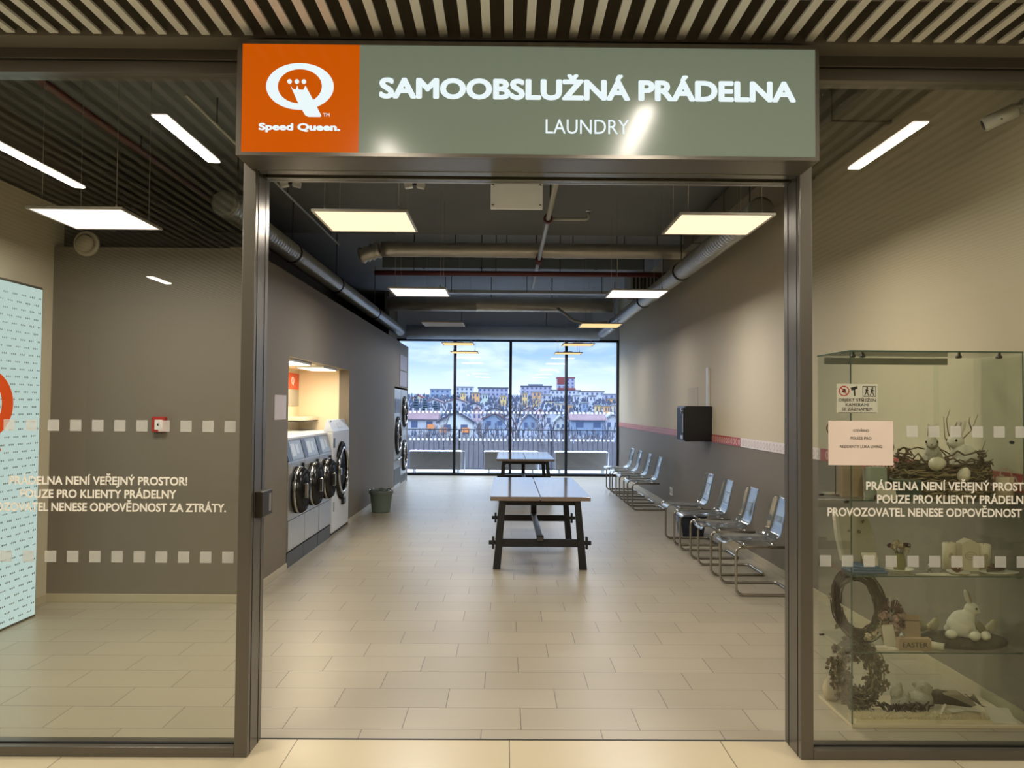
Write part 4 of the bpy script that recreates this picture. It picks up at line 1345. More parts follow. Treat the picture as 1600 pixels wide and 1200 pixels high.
t = thing('gift_bag', 'tan paper bag on the top cabinet shelf under the paper notice', 'bag', (1.86, 4.42, Z))
m = MB(); m.prism([(-0.055, 0), (0.06, 0), (0.05, 0.21), (-0.05, 0.21)], -0.035, 0.035); m.build('bag', kraft_m, t)
m = MB(); m.tube(fillet([(-0.03, 0, 0.20), (-0.03, 0, 0.26), (0.03, 0, 0.26), (0.03, 0, 0.20)], 0.025), 0.003, 6); m.build('handle', twig_m, t)
t = thing('gift_bag', 'pale green paper bag on the top cabinet shelf next to the tan bag', 'bag', (1.955, 4.32, Z))
m = MB(); m.prism([(-0.045, 0), (0.05, 0), (0.045, 0.165), (-0.04, 0.165)], -0.03, 0.03); m.build('bag', M('pale_green_paper', (158, 164, 148), 0.8), t)
m = MB(); m.tube(fillet([(-0.02, 0, 0.155), (-0.02, 0, 0.20), (0.02, 0, 0.20), (0.02, 0, 0.155)], 0.02), 0.003, 6); m.build('handle', twig2_m, t)
t = thing('woven_basket', 'brown woven basket standing between the green bag and the dark box', 'basket', (2.03, 4.46, Z))
m = MB(); pr = [(0.0, 0.0), (0.05, 0.0)]
for i in range(9):
    pr += [(0.052 + 0.002 * i, 0.012 + 0.016 * i), (0.047 + 0.002 * i, 0.020 + 0.016 * i)]
m.lathe(pr + [(0.06, 0.155), (0.055, 0.155), (0.045, 0.02), (0.0, 0.02)], n=22); m.build('bowl', M('wicker', (120, 92, 62), 0.7, noise=(50, 0.2)), t)
m = MB(); m.tube(fillet([(-0.06, 0, 0.15), (-0.05, 0, 0.25), (0.05, 0, 0.25), (0.06, 0, 0.15)], 0.05), 0.005, 8); m.build('handle', twig_m, t)
t = thing('gift_box', 'dark green box at the foot of the twig nest', 'box', (2.115, 4.33, Z))
m = MB(); m.box(-0.065, 0.065, -0.045, 0.045, 0, 0.085, 0.003); m.build('box', M('dark_green_paper', (70, 80, 66), 0.6), t)
m = MB(); m.box(-0.068, 0.068, -0.048, 0.048, 0.085, 0.10, 0.003); m.build('lid', M('green_grey_paper', (96, 102, 84), 0.6), t)
for x, y, h, lab in ((1.795, 4.45, 0.40, 'wire heart ornament whose tip shows above the paper notice'), (2.045, 4.40, 0.30, 'wire heart ornament beside the paper notice and the twig nest')):
    t = thing('wire_heart', lab, 'ornament', (x, y, Z), R(20), 'wire hearts in the cabinet')
    pts = []
    for i in range(28):
        a = 2 * math.pi * i / 28
        pts.append((0.0036 * 16 * math.sin(a) ** 3, 0, h - 0.05 + 0.0036 * (13 * math.cos(a) - 5 * math.cos(2 * a) - 2 * math.cos(3 * a) - math.cos(4 * a))))
    m = MB(); m.tube(pts, 0.004, 6, closed=True); m.build('heart', twig_m, t)
    m = MB(); m.cyl((0, 0, 0.006), (0, 0, h - 0.108), 0.003, 6); m.lathe([(0.0, 0.0), (0.03, 0.0), (0.03, 0.006), (0.0, 0.006)], n=16); m.build('stand', twig_m, t)
t = thing('candle_holder', 'cream candle with a loop handle beside the twig nest', 'candle', (2.61, 4.27, Z))
m = MB(); m.lathe([(0.0, 0.0), (0.042, 0.0), (0.042, 0.115), (0.036, 0.12), (0.0, 0.112)], n=24); m.build('candle', cream2_m, t)
m = MB(); m.tube(fillet([(-0.03, 0, 0.11), (-0.02, 0, 0.165), (0.03, 0, 0.165), (0.04, 0, 0.08)], 0.03), 0.004, 8); m.build('loop_handle', pink_m, t)
t = thing('price_card', 'small white price card standing at the front of the top cabinet shelf', 'card', (1.985, 4.25, Z), 0)
m = MB(); m.prism([(0, 0), (0.003, 0), (0.022, 0.055), (0.019, 0.055)], -0.05, 0.05, plane='yz'); m.build('card', card_m, t)
m = MB(); m.lathe([(0, 0), (0.012, 0.0), (0.010, 0.02), (0.0, 0.028)], (-0.055, 0.005, 0), 10); m.build('red_seal', plum_m, t)

# second compartment (shelf at 0.770)
Z = SH[1]
t = thing('folded_cloth', 'folded blue cloth under the pale leaning bag on the middle shelf', 'cloth', (1.895, 4.34, Z))
m = MB(); m.box(-0.085, 0.10, -0.075, 0.075, 0.0, 0.014, 0.006); m.box(-0.08, 0.085, -0.07, 0.07, 0.014, 0.028, 0.006); m.box(-0.06, 0.06, -0.065, 0.06, 0.028, 0.04, 0.006); m.build('cloth', M('blue_cloth', (92, 118, 150), 0.85, bump=(60, 0.3)), t)
t = thing('felt_bag', 'pale trapezoid felt bag leaning on the blue cloth', 'bag', (1.90, 4.42, Z + 0.04))
m = MB(); m.prism([(-0.075, 0), (0.105, 0.0), (0.075, 0.16), (0.035, 0.27), (-0.115, 0.27), (-0.10, 0.14)], -0.02, 0.02); m.build('bag', M('pale_felt', (188, 180, 160), 0.9, noise=(30, 0.08)), t)
m = MB(); m.prism([(-0.115, 0.27), (-0.10, 0.14), (-0.075, 0), (-0.085, 0.0), (-0.115, 0.13), (-0.13, 0.26)], -0.022, 0.021); m.build('edge_band', M('white_felt', (214, 208, 192), 0.9), t)
for x, z in ((-0.055, 0.165), (0.0, 0.16), (0.02, 0.215)):
    m = MB(); petals(m, (x, -0.022, z), 9, 0.008, r1, 0.010); m.build('sewn_flower', moss_m, t)
t = thing('name_card', 'small folded white card in front of the felt bag', 'card', (1.915, 4.29, Z + 0.04), 0)
m = MB(); m.prism([(0, 0), (0.002, 0), (0.03, 0.062), (0.028, 0.062)], -0.038, 0.038, plane='yz'); m.prism([(0.06, 0), (0.058, 0), (0.028, 0.062), (0.030, 0.062)], -0.038, 0.038, plane='yz'); m.build('card', card_m, t)
m = MB(); m.box(-0.028, 0.03, 0.010, 0.0125, 0.03, 0.032, rot=(R(-24), 0, 0)); m.build('printed_line', ink, t)


def plate(label, x, y, r, z=Z, mat=None, ry=1.0):
    t = thing('plate', label, 'plate', (x, y, z), 0, 'small plates in the cabinet')
    m = MB(); m.lathe([(0.0, 0.0), (r * 0.6, 0.0), (r, 0.014), (r, 0.018), (r * 0.6, 0.006), (0.0, 0.005)], n=32, sy=ry); m.build('dish', mat or rabbit_m, t)
    return t


plate('pale dish under the flower vase', 2.085, 4.33, 0.075, ry=0.7)
t = thing('flower_vase', 'small greenish vase with cream and plum flowers on a pale dish', 'vase', (2.085, 4.335, Z + 0.006))
m = MB(); m.lathe([(0.0, 0.0), (0.026, 0.0), (0.032, 0.03), (0.028, 0.07), (0.022, 0.085), (0.026, 0.092), (0.022, 0.092), (0.0, 0.02)], n=20); m.build('vase', M('olive_glass', (142, 136, 92), 0.2), t)
m = MB()
for a in range(7):
    m.tube([(0, 0, 0.03), (0.01 * math.cos(a), 0.01 * math.sin(a), 0.09), (0.05 * math.cos(a), 0.03 * math.sin(a), 0.13)], 0.0018, 5)
m.build('stems', moss_m, t)
m = MB()
for q in ((-0.03, -0.01, 0.128), (0.0, -0.02, 0.135), (0.02, 0.01, 0.125), (-0.01, 0.01, 0.142), (0.03, -0.02, 0.112)):
    petals(m, q, 26, 0.018, r1, 0.016)
m.build('cream_flowers', cream2_m, t)
m = MB()
for q in ((-0.052, 0, 0.134), (0.03, -0.02, 0.135), (0.05, 0, 0.13), (0.012, -0.03, 0.14)):
    petals(m, q, 20, 0.012, r1, 0.014)
m.build('plum_flowers', plum_m, t)
t = thing('silver_bell', 'tiny silver bell on the middle shelf between the vase and the candles', 'ornament', (2.225, 4.30, Z))
m = MB(); m.lathe([(0.0, 0.0), (0.014, 0.0), (0.010, 0.02), (0.004, 0.03), (0.0, 0.034)], n=16); m.build('bell', chrome_m, t)
m = MB(); m.tube([(0.006 * math.cos(a), 0, 0.04 + 0.006 * math.sin(a)) for a in [i * math.pi / 5 for i in range(10)]], 0.0015, 5, closed=True); m.build('ring', chrome_m, t)
t = thing('lotus_flower', 'dried pinkish flower lying on a white saucer before the candles', 'flower', (2.355, 4.27, Z + 0.006))
m = MB()
for k_, (n_, rad, tilt) in enumerate(((9, 0.036, 0.3), (7, 0.026, 0.8), (5, 0.016, 1.3))):
    for i in range(n_):
        a = 2 * math.pi * (i + 0.5 * k_) / n_; c, s = math.cos(a), math.sin(a)
        m.quad((0.004 * c, 0.004 * s, 0.004), (rad * 0.6 * c - rad * 0.3 * s, rad * 0.6 * s + rad * 0.3 * c, 0.010 + rad * 0.5 * tilt), (rad * c, rad * s, 0.012 + rad * tilt), (rad * 0.6 * c + rad * 0.3 * s, rad * 0.6 * s - rad * 0.3 * c, 0.010 + rad * 0.5 * tilt))
m.build('petals', M('dusty_red_petal', (150, 106, 88), 0.7), t)
plate('white saucer under the dried flower', 2.36, 4.27, 0.055)


def candle(label, x, y, h, r, house=False):
    t = thing('candle', label, 'candle', (x, y, Z), 0, 'cream candles on the middle shelf')
    m = MB()
    if house:
        m.prism([(-r, 0), (r, 0), (r, h * 0.86), (0, h), (-r, h * 0.86)], -r * 0.7, r * 0.7)
    else:
        m.lathe([(0.0, 0.0), (r, 0.0), (r, h - 0.006), (r - 0.006, h), (r * 0.6, h - 0.004), (0.0, h - 0.006)], n=28)
    m.build('wax', M('candle_wax', (224, 212, 184), 0.45, noise=(15, 0.05)), t)
    m = MB(); m.cyl((0, 0, h - 0.006), (0, 0, h + 0.010), 0.0015, 6); m.build('wick', twig_m, t)
    m = MB()
    if house:
        m.annulus(ellipse(0, h * 0.48, r * 0.72, r * 0.5, 24), ellipse(0, h * 0.48, r * 0.62, r * 0.42, 24), -r * 0.7 - 0.001, -r * 0.7)
        m.annulus(ellipse(0, h * 0.48, r * 0.5, r * 0.22, 24), ellipse(0, h * 0.48, r * 0.42, r * 0.15, 24), -r * 0.7 - 0.001, -r * 0.7)
    else:
        m.prism(ellipse(-0.2 * r, h * 0.55, r * 0.35, r * 0.45, 14), -r * 1.005, -r * 0.9)
    m.build('relief', M('relief_grey', (176, 162, 136), 0.6), t)
    return t


candle('cream pillar candle, first of three on the middle shelf', 2.385, 4.40, 0.145, 0.034)
candle('cream candle with a pointed top and an oval relief, between two pillar candles', 2.478, 4.39, 0.168, 0.045, True)
candle('cream pillar candle standing on the far side of the pointed candle', 2.57, 4.40, 0.138, 0.037)
plate('oval pale dish with dark sticks in front of the last candle', 2.575, 4.27, 0.10, ry=0.5)
t = thing('cinnamon_sticks', 'dark brown sticks lying on the oval dish', 'sticks', (2.56, 4.275, Z + 0.012))
m = MB()
for a, l, zz in ((0.1, 0.05, 0.01), (-0.5, 0.04, 0.022), (0.3, 0.045, 0.03), (-0.75, 0.035, 0.034)):
    m.cyl((-l * math.cos(a), -0.01, zz - l * math.sin(a) * 0.3), (l * math.cos(a), 0.01, zz + l * math.sin(a) * 0.3 + 0.002), 0.007, 8)
m.build('sticks', M('cinnamon', (76, 52, 36), 0.7), t)
t = thing('paper_doily', 'flat lace paper lying along the front of the middle shelf', 'paper', (2.30, 4.26, Z))
m = MB(); m.prism([(0.16 * math.cos(i * 2 * math.pi / 60) * (1 + 0.04 * (i % 2)), 0.032 * math.sin(i * 2 * math.pi / 60) * (1 + 0.1 * (i % 2))) for i in range(60)], 0.0, 0.003, plane='xy'); m.build('sheet', card_m, t)

# third compartment (shelf at 0.380)
Z = SH[2]


def wreath(label, x, y, zc, R0, r0, mat, mat2, flower, tilt, rz, nleaf, parent_z, nst=46):
    t = thing('wreath', label, 'wreath', (x, y, parent_z), rz)
    m = MB()
    for i in range(nst):
        a0 = r1.uniform(0, 6.28); off = r1.uniform(-r0, r0); dy = r1.uniform(-r0, r0) * 0.6
        pts = []
        for j in range(9):
            a = a0 + j * 0.22
            rr = R0 + off + r1.uniform(-0.006, 0.006)
            pts.append((rr * math.cos(a) * 0.85, dy + tilt * rr * math.sin(a), zc - parent_z + rr * math.sin(a)))
        m.tube(pts, 0.004, 5)
    m.build('twig_ring', mat, t)
    m = MB()
    for i in range(nleaf):
        a = r1.uniform(0, 6.28); rr = R0 + r1.uniform(-r0, r0) * 1.3
        petals(m, (rr * math.cos(a) * 0.85, r1.uniform(-r0, r0) * 0.8 + tilt * rr * math.sin(a), zc - parent_z + rr * math.sin(a)), 3, 0.012, r1, 0.026)
    if nleaf:
        m.build('leaves', mat2, t)
    for mm, nm, qs in flower:
        m = MB()
        for a, rr in qs:
            petals(m, (R0 * rr * math.cos(a) * 0.85, -r0 * 0.7 + tilt * R0 * rr * math.sin(a), zc - parent_z + R0 * rr * math.sin(a)), 26, 0.022, r1, 0.02)
        m.build(nm, mm, t)
    return t


wreath('dark twig wreath with pale flowers leaning on the lowest shelf', 1.905, 4.43, Z + 0.198, 0.160, 0.034, M('dark_vine', (70, 54, 40), 0.85, noise=(40, 0.2)), leaf_m,
       ((cream2_m, 'pale_flowers', [(-0.9, 1.0), (-1.2, 1.0), (-1.5, 1.02), (-0.6, 1.05)]), (moss_m, 'greenery', [(-0.5, 1.1), (-1.0, 0.85), (-0.3, 1.05)])), 0.25, R(15), 14, Z, 110)
t = thing('flower_bouquet', 'plum and pink artificial flower bouquet beside the dark wreath', 'flowers', (2.08, 4.44, Z))
m = MB(); m.lathe([(0.0, 0.0), (0.04, 0.0), (0.05, 0.06), (0.045, 0.06), (0.0, 0.02)], n=20); m.build('pot', kraft_m, t)
m = MB()
for q in ((-0.02, 0, 0.17), (0.03, -0.01, 0.185), (0.05, 0.02, 0.16), (0.0, 0.02, 0.19), (0.04, -0.03, 0.10), (-0.04, 0, 0.14)):
    petals(m, q, 40, 0.035, r1, 0.024)
m.build('plum_flowers', plum_m, t)
m = MB()
for q in ((-0.05, -0.04, 0.14), (0.0, -0.05, 0.09), (0.07, -0.02, 0.13), (0.015, -0.05, 0.13)):
    petals(m, q, 40, 0.03, r1, 0.022)
m.build('pink_flowers', pink_m, t)
m = MB()
for i in range(16):
    a = r1.uniform(0, 6.28); m.tube([(0, 0, 0.05), (0.02 * math.cos(a), 0.02 * math.sin(a), 0.14), (0.05 * math.cos(a), 0.04 * math.sin(a), 0.225)], 0.0015, 5)
m.build('silver_sprigs', M('silver_sprig', (190, 184, 172), 0.35, 0.5), t)
t = thing('gift_tag', 'tan card standing behind the EASTER block', 'card', (2.165, 4.37, Z), R(-6))
m = MB(); m.prism([(0, 0), (0.004, 0), (0.03, 0.15), (0.026, 0.15)], -0.055, 0.05, plane='yz'); m.build('card', kraft_m, t)
m = MB(); m.box(-0.05, 0.045, 0.018, 0.021, 0.119, 0.122); m.build('cord', twig_m, t)
t = thing('price_card', 'white price card leaning against the pink flowers', 'card', (2.035, 4.33, Z), R(12))
m = MB(); m.prism([(0, 0), (0.003, 0), (0.03, 0.105), (0.027, 0.105)], -0.035, 0.035, plane='yz'); m.build('card', card_m, t)
t = thing('wooden_block', 'tan wooden block with EASTER lettering at the front of the lowest shelf', 'ornament', (2.125, 4.27, Z))
m = MB(); m.box(-0.085, 0.085, -0.018, 0.018, 0, 0.062, 0.003); m.build('block', kraft_m, t)
m = MB(); put_text(m, 'EASTER', 0.0, 0.018, 0.026, 0.13, 'c', 0.02, -0.0188); m.build('lettering', M('dark_brown_print', (72, 54, 40), 0.7), t)
m = MB(); m.ell((-0.06, 0.0, 0.076), (0.015, 0.015, 0.015), 14); tag(m.build('silver_bauble', chrome_m, None, (2.125, 4.27, Z)), 'tiny silver bauble on top of the EASTER block', 'ornament')
t = thing('napkin', 'white lace napkin lying at the front of the lowest shelf below the dark wreath', 'napkin', (1.985, 4.275, Z))
m = MB(); m.prism([(-0.06, -0.03), (0.03, -0.035), (0.085, -0.005), (0.02, 0.03), (-0.04, 0.035)], 0.0, 0.008, plane='xy'); m.prism([(-0.06, -0.02), (0.0, -0.02), (0.01, 0.02), (-0.05, 0.02)], 0.008, 0.016, plane='xy'); m.build('cloth', card_m, t)
t = thing('rolled_ribbon', 'white rolled ribbon bundle between the EASTER block and the dark mat', 'ribbon', (2.235, 4.285, Z), R(-35))
for a, b in ((0.0, 0.02), (0.025, 0.04)):
    m = MB(); m.tube([(-0.05, a, 0.018), (0.05, a, 0.016)], 0.016, 12); m.build('roll', card_m, t)
m = MB(); m.lathe([(0.0, 0.0), (0.225, 0.0), (0.232, 0.015), (0.22, 0.034), (0.0, 0.036)], n=40, sy=0.58)
for v in m.bm.verts:
    v.co += Vector((r1.uniform(-1, 1), r1.uniform(-1, 1), 0)) * 0.006
o = m.build('round_mat', M('dark_moss_mat', (58, 56, 38), 0.95, noise=(60, 0.3), bump=(120, 0.9)), None, (2.45, 4.40, Z))
tag(o, 'dark furry oval mat under the upright white rabbit', 'mat')
rabbit('upright white ceramic rabbit on the dark oval mat', 2.455, 4.40, Z + 0.036, R(180 - 30), 0.235, rabbit_m)
for i, (x, y, lab) in enumerate(((2.365, 4.345, 'white egg at the near end of the dark mat'), (2.475, 4.315, 'white egg in front of the upright rabbit'), (2.535, 4.325, 'white egg behind the upright rabbit on the dark mat'))):
    egg(lab, x, y, Z + 0.036 + 0.024, 0.032, M('white_egg', (232, 224, 204), 0.4), (R(10), R(80), R(30 * i)), 'white eggs on the dark mat')
for x, y, lab in ((2.30, 4.47, 'pale organza bow behind the near end of the dark mat'), (2.60, 4.44, 'pale organza bow at the far end of the dark mat')):
    t = thing('fabric_bow', lab, 'bow', (x, y, Z + 0.036), R(10), 'organza bows on the lowest shelf')
    for s in (-1, 1):
        mesh_obj('loop', blob([((s * 0.035, 0, 0.035), (0.035, 0.02, 0.028), (0, s * R(-20), 0)), ((s * 0.05, 0, 0.055), (0.022, 0.016, 0.024))], 0.007, 2), M('organza', (186, 176, 146), 0.7), t)
    m = MB(); m.ell((0, -0.004, 0.03), (0.014, 0.02, 0.016), 12); m.build('knot', cream2_m, t)

# floor of the cabinet
Z = 0.02
wreath('grey brown dried leaf wreath standing on the cabinet base', 1.905, 4.43, Z + 0.188, 0.135, 0.046, twig2_m, leaf_m,
       ((moss_m, 'greenery', [(1.5, 1.0), (1.2, 1.05), (1.8, 1.02)]), (twig_m, 'cones', [(-0.5, 1.1), (-0.3, 1.2), (0.4, 1.05)])), 0.18, R(10), 420, Z)
t = thing('egg_candle', 'tall cream egg shaped candle in the cabinet corner', 'candle', (1.815, 4.56, Z))
m = MB(); m.lathe([(0.0, 0.0), (0.03, 0.0), (0.047, 0.03), (0.05, 0.06), (0.04, 0.10), (0.02, 0.125), (0.0, 0.132)], n=24); m.build('wax', cream2_m, t)
m = MB(); m.cyl((0, 0, 0.13), (0, 0, 0.142), 0.0015, 6); m.build('wick', twig_m, t)
bm = bmesh.new()
r2 = random.Random(11)
for i in range(5200):
    x = r2.uniform(-0.35, 0.35); y = r2.uniform(-0.045, 0.055)
    ex = 0.05 * math.sin(x * 21) * 0.2
    if abs(y) > 0.05 + ex:
        continue
    a = r2.uniform(0, 6.28); l = r2.uniform(0.014, 0.03); w = 0.0018
    p = Vector((x, y, 0.012)); d = Vector((math.cos(a) * 0.7, math.sin(a) * 0.7, r2.uniform(0.2, 0.9))).normalized() * l
    sdv = Vector((-math.sin(a), math.cos(a), 0)) * w
    bm.faces.new([bm.verts.new(p - sdv), bm.verts.new(p + sdv), bm.verts.new(p + d)])
ret = bmesh.ops.create_cube(bm, size=1.0)
for v in ret['verts']:
    v.co = Vector((v.co.x * 0.70, v.co.y * 0.11 + 0.004, v.co.z * 0.014 + 0.007))
me = bpy.data.meshes.new('fur_rug'); bm.to_mesh(me); bm.free(); me.materials.append(M('cream_fur', (238, 222, 184), 0.95))
o = bpy.data.objects.new('fur_rug', me); col.objects.link(o); o.location = (2.16, 4.285, Z)
tag(o, 'cream fur strip along the front of the cabinet base', 'rug')
t = thing('plush_rabbit', 'round white plush rabbit seen from behind on the cabinet base', 'plush toy', (2.245, 4.43, Z), R(200))
s = 0.17
mesh_obj('body', blob([((0, 0, 0.3 * s), (0.36 * s, 0.32 * s, 0.31 * s)), ((-0.08 * s, 0, 0.62 * s), (0.26 * s, 0.26 * s, 0.24 * s)), ((0.3 * s, 0, 0.2 * s), (0.1 * s, 0.1 * s, 0.1 * s)), ((-0.22 * s, 0.12 * s, 0.12 * s), (0.14 * s, 0.09 * s, 0.12 * s)), ((-0.22 * s, -0.12 * s, 0.12 * s), (0.14 * s, 0.09 * s, 0.12 * s)),
      ((0.06 * s, 0.14 * s, 0.72 * s), (0.20 * s, 0.06 * s, 0.08 * s), (0, R(-15), 0)), ((0.06 * s, -0.14 * s, 0.72 * s), (0.20 * s, 0.06 * s, 0.08 * s), (0, R(-15), 0))], 0.004, 3), fluff_m, t)
for sy in (-1, 1):
    m = MB(); m.ell((-0.30 * s, sy * 0.12 * s, 0.66 * s), (0.03 * s, 0.03 * s, 0.035 * s), 10); m.build('eye', eye_m, t)
mesh_l = blob([((0, 0, 0.045), (0.05, 0.04, 0.045)), ((-0.02, 0, 0.09), (0.032, 0.03, 0.04)), ((0.03, 0.01, 0.07), (0.03, 0.03, 0.04)), ((0.0, 0.01, 0.125), (0.018, 0.018, 0.026))], 0.006, 2)
tag(mesh_obj('fluffy_chick', mesh_l, fluff_m, None, (2.115, 4.40, Z)), 'small fluffy cream tuft between the leaf wreath and the plush rabbit', 'ornament')
t = thing('dark_moss', 'dark brown clump of bark lying before the plush rabbit', 'moss', (2.12, 4.335, Z + 0.02))
m = MB()
for i in range(60):
    a = r2.uniform(0, 6.28); x, y = r2.uniform(-0.12, 0.12), r2.uniform(-0.012, 0.03)
    m.tube([(x, y, 0.0), (x + 0.02 * math.cos(a), y + 0.012 * math.sin(a), 0.025), (x + 0.05 * math.cos(a), y + 0.012 * math.sin(a), 0.02 + r2.uniform(0, 0.03))], 0.004, 5)
m.build('bark_strips', M('dark_bark', (56, 44, 32), 0.9), t)
t = thing('wooden_peg', 'wooden clothes peg ornament leaning beside the plush rabbit', 'ornament', (2.30, 4.31, Z + 0.028), R(40))
m = MB(); m.box(-0.035, 0.035, -0.007, 0.007, 0.0, 0.012, 0.002, rot=(0, R(-24), 0)); m.box(-0.03, 0.03, -0.007, 0.007, 0.012, 0.022, 0.002, rot=(0, R(-30), 0)); m.build('peg', card_m, t)
t = thing('driftwood', 'dark log ornament lying behind the peg on the cabinet base', 'ornament', (2.39, 4.44, Z + 0.032), R(-12))
m = MB(); m.tube([(-0.10, 0, 0.02), (-0.04, 0.01, 0.024), (0.03, 0, 0.02), (0.12, 0, 0.0)], [0.034, 0.04, 0.034, 0.018], 12); m.build('log', M('dark_log', (66, 54, 40), 0.9, noise=(30, 0.3)), t)
m = MB(); m.prism([(-0.03, 0.055), (0.05, 0.06), (0.13, 0.012), (0.11, 0.004), (0.02, 0.04)], -0.05, 0.03); m.build('pale_bark', M('pale_bark', (148, 136, 112), 0.9), t)
for x, y, lab, rz in ((2.365, 4.315, 'white card lying flat beside the wooden peg', 20), (2.455, 4.325, 'white card lying flat near the straw bundle', -25)):
    t = thing('flat_card', lab, 'card', (x, y, Z + 0.034), R(rz), 'white cards on the cabinet base')
    m = MB(); m.box(-0.04, 0.04, -0.022, 0.022, 0, 0.003); m.build('card', card_m, t)
t = thing('straw_bundle', 'brown straw bundle leaning beside the white tag at the cabinet front', 'ornament', (2.53, 4.36, Z + 0.012), 0)
m = MB()
for i in range(24):
    a = r2.uniform(-0.5, 0.5); m.tube([(0.05, -0.05, 0.004 + 0.001 * i), (0.0, r2.uniform(-0.01, 0.01), 0.03), (-0.05 + 0.05 * a, 0.03, 0.06 + 0.05 * abs(a))], 0.002, 5)
m.build('straws', leaf_m, t)
t = thing('large_tag', 'large pale paper tag lying at the far front of the cabinet base', 'card', (2.575, 4.27, Z), R(-8))
m = MB(); m.prism([(-0.05, 0.0), (0.05, 0.0), (0.05, 0.004), (-0.05, 0.004)], -0.06, 0.06, plane='yz')
for v in m.bm.verts:
    v.co.z += (v.co.y + 0.05) * 0.45
m.build('tag', card_m, t)

# ------------------------------------------------------------------ outside: terrace
snow_m = M('snow', (232, 238, 244), 0.8, noise=(4, 0.05), bump=(12, 0.4))
w3 = struct(thing('window_3', None, None))
mull_m = M('dark_window_frame', (34, 40, 52), 0.45, 0.3)
for x in (-1.215, 0.114, 1.445):
    m = MB(); m.box(x - 0.032, x + 0.032, 19.52, 19.64, 0.06, 3.24, 0.004); m.build('mullion', mull_m, w3)
m = MB(); m.box(-2.6, 2.7, 19.5, 19.66, 0.0, 0.06, 0.004); m.box(-2.6, 2.7, 19.5, 19.66, 3.20, 3.26, 0.004); m.box(-2.6, -2.55, 19.5, 19.66, 0.1, 3.2); m.box(2.65, 2.70, 19.5, 19.66, 0.1, 3.2); m.build('window_frame', mull_m, w3)
for a, b in ((-2.55, -1.247), (-1.183, 0.082), (0.146, 1.413), (1.477, 2.65)):
    m = MB(); m.box(a, b, 19.575, 19.585, 0.06, 3.2); p = m.build('pane', win_m, w3)
    m = MB(); x = math.ceil((a + 0.04) / 0.0985) * 0.0985
    while x < b - 0.03:
        for z in (1.502, 0.853):
            m.box(x - 0.024, x + 0.024, 19.570, 19.573, z - 0.024, z + 0.024)
        x += 0.0985
    m.build('frosted_squares', M('white_vinyl_square', (240, 244, 248), 0.6, emit=None) if False else glass('white_vinyl_square', 0.03, (255, 255, 255), 0.3, 0.75, (250, 250, 250), True), p)

m = MB(); m.box(-6, 6, 19.8, 21.7, -0.2, -0.02)
struct(m.build('terrace', snow_m))
pan_m = M('taupe_planter_panel', (108, 102, 95), 0.6, noise=(3, 0.03))
for x, lab in ((-1.73, 'taupe planter trough topped with snow outside the window near the dryers'), (0.14, 'taupe planter trough topped with snow half hidden by the far table'), (1.91, 'taupe planter trough topped with lumpy snow outside the window near the chairs')):
    t = thing('planter', lab, 'planter', (x, 20.45, -0.02), 0, 'planter troughs on the terrace')
    m = MB(); m.box(-0.65, 0.62, 0.0, 0.40, 0.09, 0.54, 0.008); m.build('trough', pan_m, t)
    m = MB()
    for i in range(24):
        m.ell((-0.63 + 0.0535 * i, 0.2, 0.535), (0.05, 0.22, 0.022 + 0.010 * rnd.random()), 10)
    m.build('snow_cap', snow_m, t)
    for sx in (-0.55, 0.55):
        for y in (0.05, 0.35):
            m = MB(); m.box(sx - 0.02, sx + 0.02, y - 0.02, y + 0.02, 0.0, 0.10); m.build('foot', steel_m, t)
    m = MB(); m.tube(fillet([(0.60, 0.38, 0.53), (0.70, 0.38, 0.53), (0.70, 0.38, 0.0)], 0.04), 0.012, 8); m.build('frame_tube', steel_m, t)
rail_m = M('dark_railing', (58, 66, 80), 0.5, 0.4)
t = thing('terrace_railing', 'dark metal balustrade with thin vertical bars along the terrace edge', 'railing', (0, 21.5, -0.02))
m = MB(); m.box(-3.4, 3.4, -0.025, 0.025, 1.045, 1.07, 0.004); m.build('top_rail', rail_m, t)
m = MB(); m.box(-3.4, 3.4, -0.02, 0.02, 0.04, 0.06); m.build('bottom_rail', rail_m, t)
b0 = None
for i in range(52):
    x = -3.3 + 0.13 * i
    if b0 is None:
        m = MB(); m.box(-0.007, 0.007, -0.012, 0.012, 0.06, 1.045); b0 = m.build('bar', rail_m, t, (x, 0, 0))
    else:
        b = b0.copy(); col.objects.link(b); b.location = (x, 0, 0); b.parent = t
for x in (-3.35, -1.2, 1.2, 3.35):
    m = MB(); m.box(x - 0.02, x + 0.02, -0.02, 0.02, 0, 1.05); m.build('post', rail_m, t)

# ------------------------------------------------------------------ outside: hill and town
ground_m = M('winter_hill', (58, 64, 80), 0.95, noise=(0.09, 0.25), c2=(96, 104, 122))


def hill_z(y):
    P = [(22, -3.2), (60, -4.0), (110, -5.5), (150, -4.6), (200, -2.8), (300, 0.2), (400, 3.8), (520, 7.2), (600, 11.0), (700, 12.0)]
    for (a, za), (b, zb) in zip(P, P[1:]):
        if y <= b:
            return za + (zb - za) * (y - a) / (b - a)
    return 12.0


bm = bmesh.new()
ys = [22, 40, 60, 85, 110, 130, 150, 175, 200, 250, 300, 350, 400, 460, 520, 560, 600, 650, 700]
g = [[bm.verts.new((x * (30 + y * 0.3) / 12, y, hill_z(y) + 0.3 * math.sin(x * 2.1 + y))) for x in range(-12, 13)] for y in ys]
for A, B in zip(g, g[1:]):
    for j in range(24):
        bm.faces.new((A[j], A[j + 1], B[j + 1], B[j])).smooth = True
me = bpy.data.meshes.new('hill'); bm.to_mesh(me); bm.free(); me.materials.append(ground_m)
o = bpy.data.objects.new('hill', me); col.objects.link(o); struct(o)

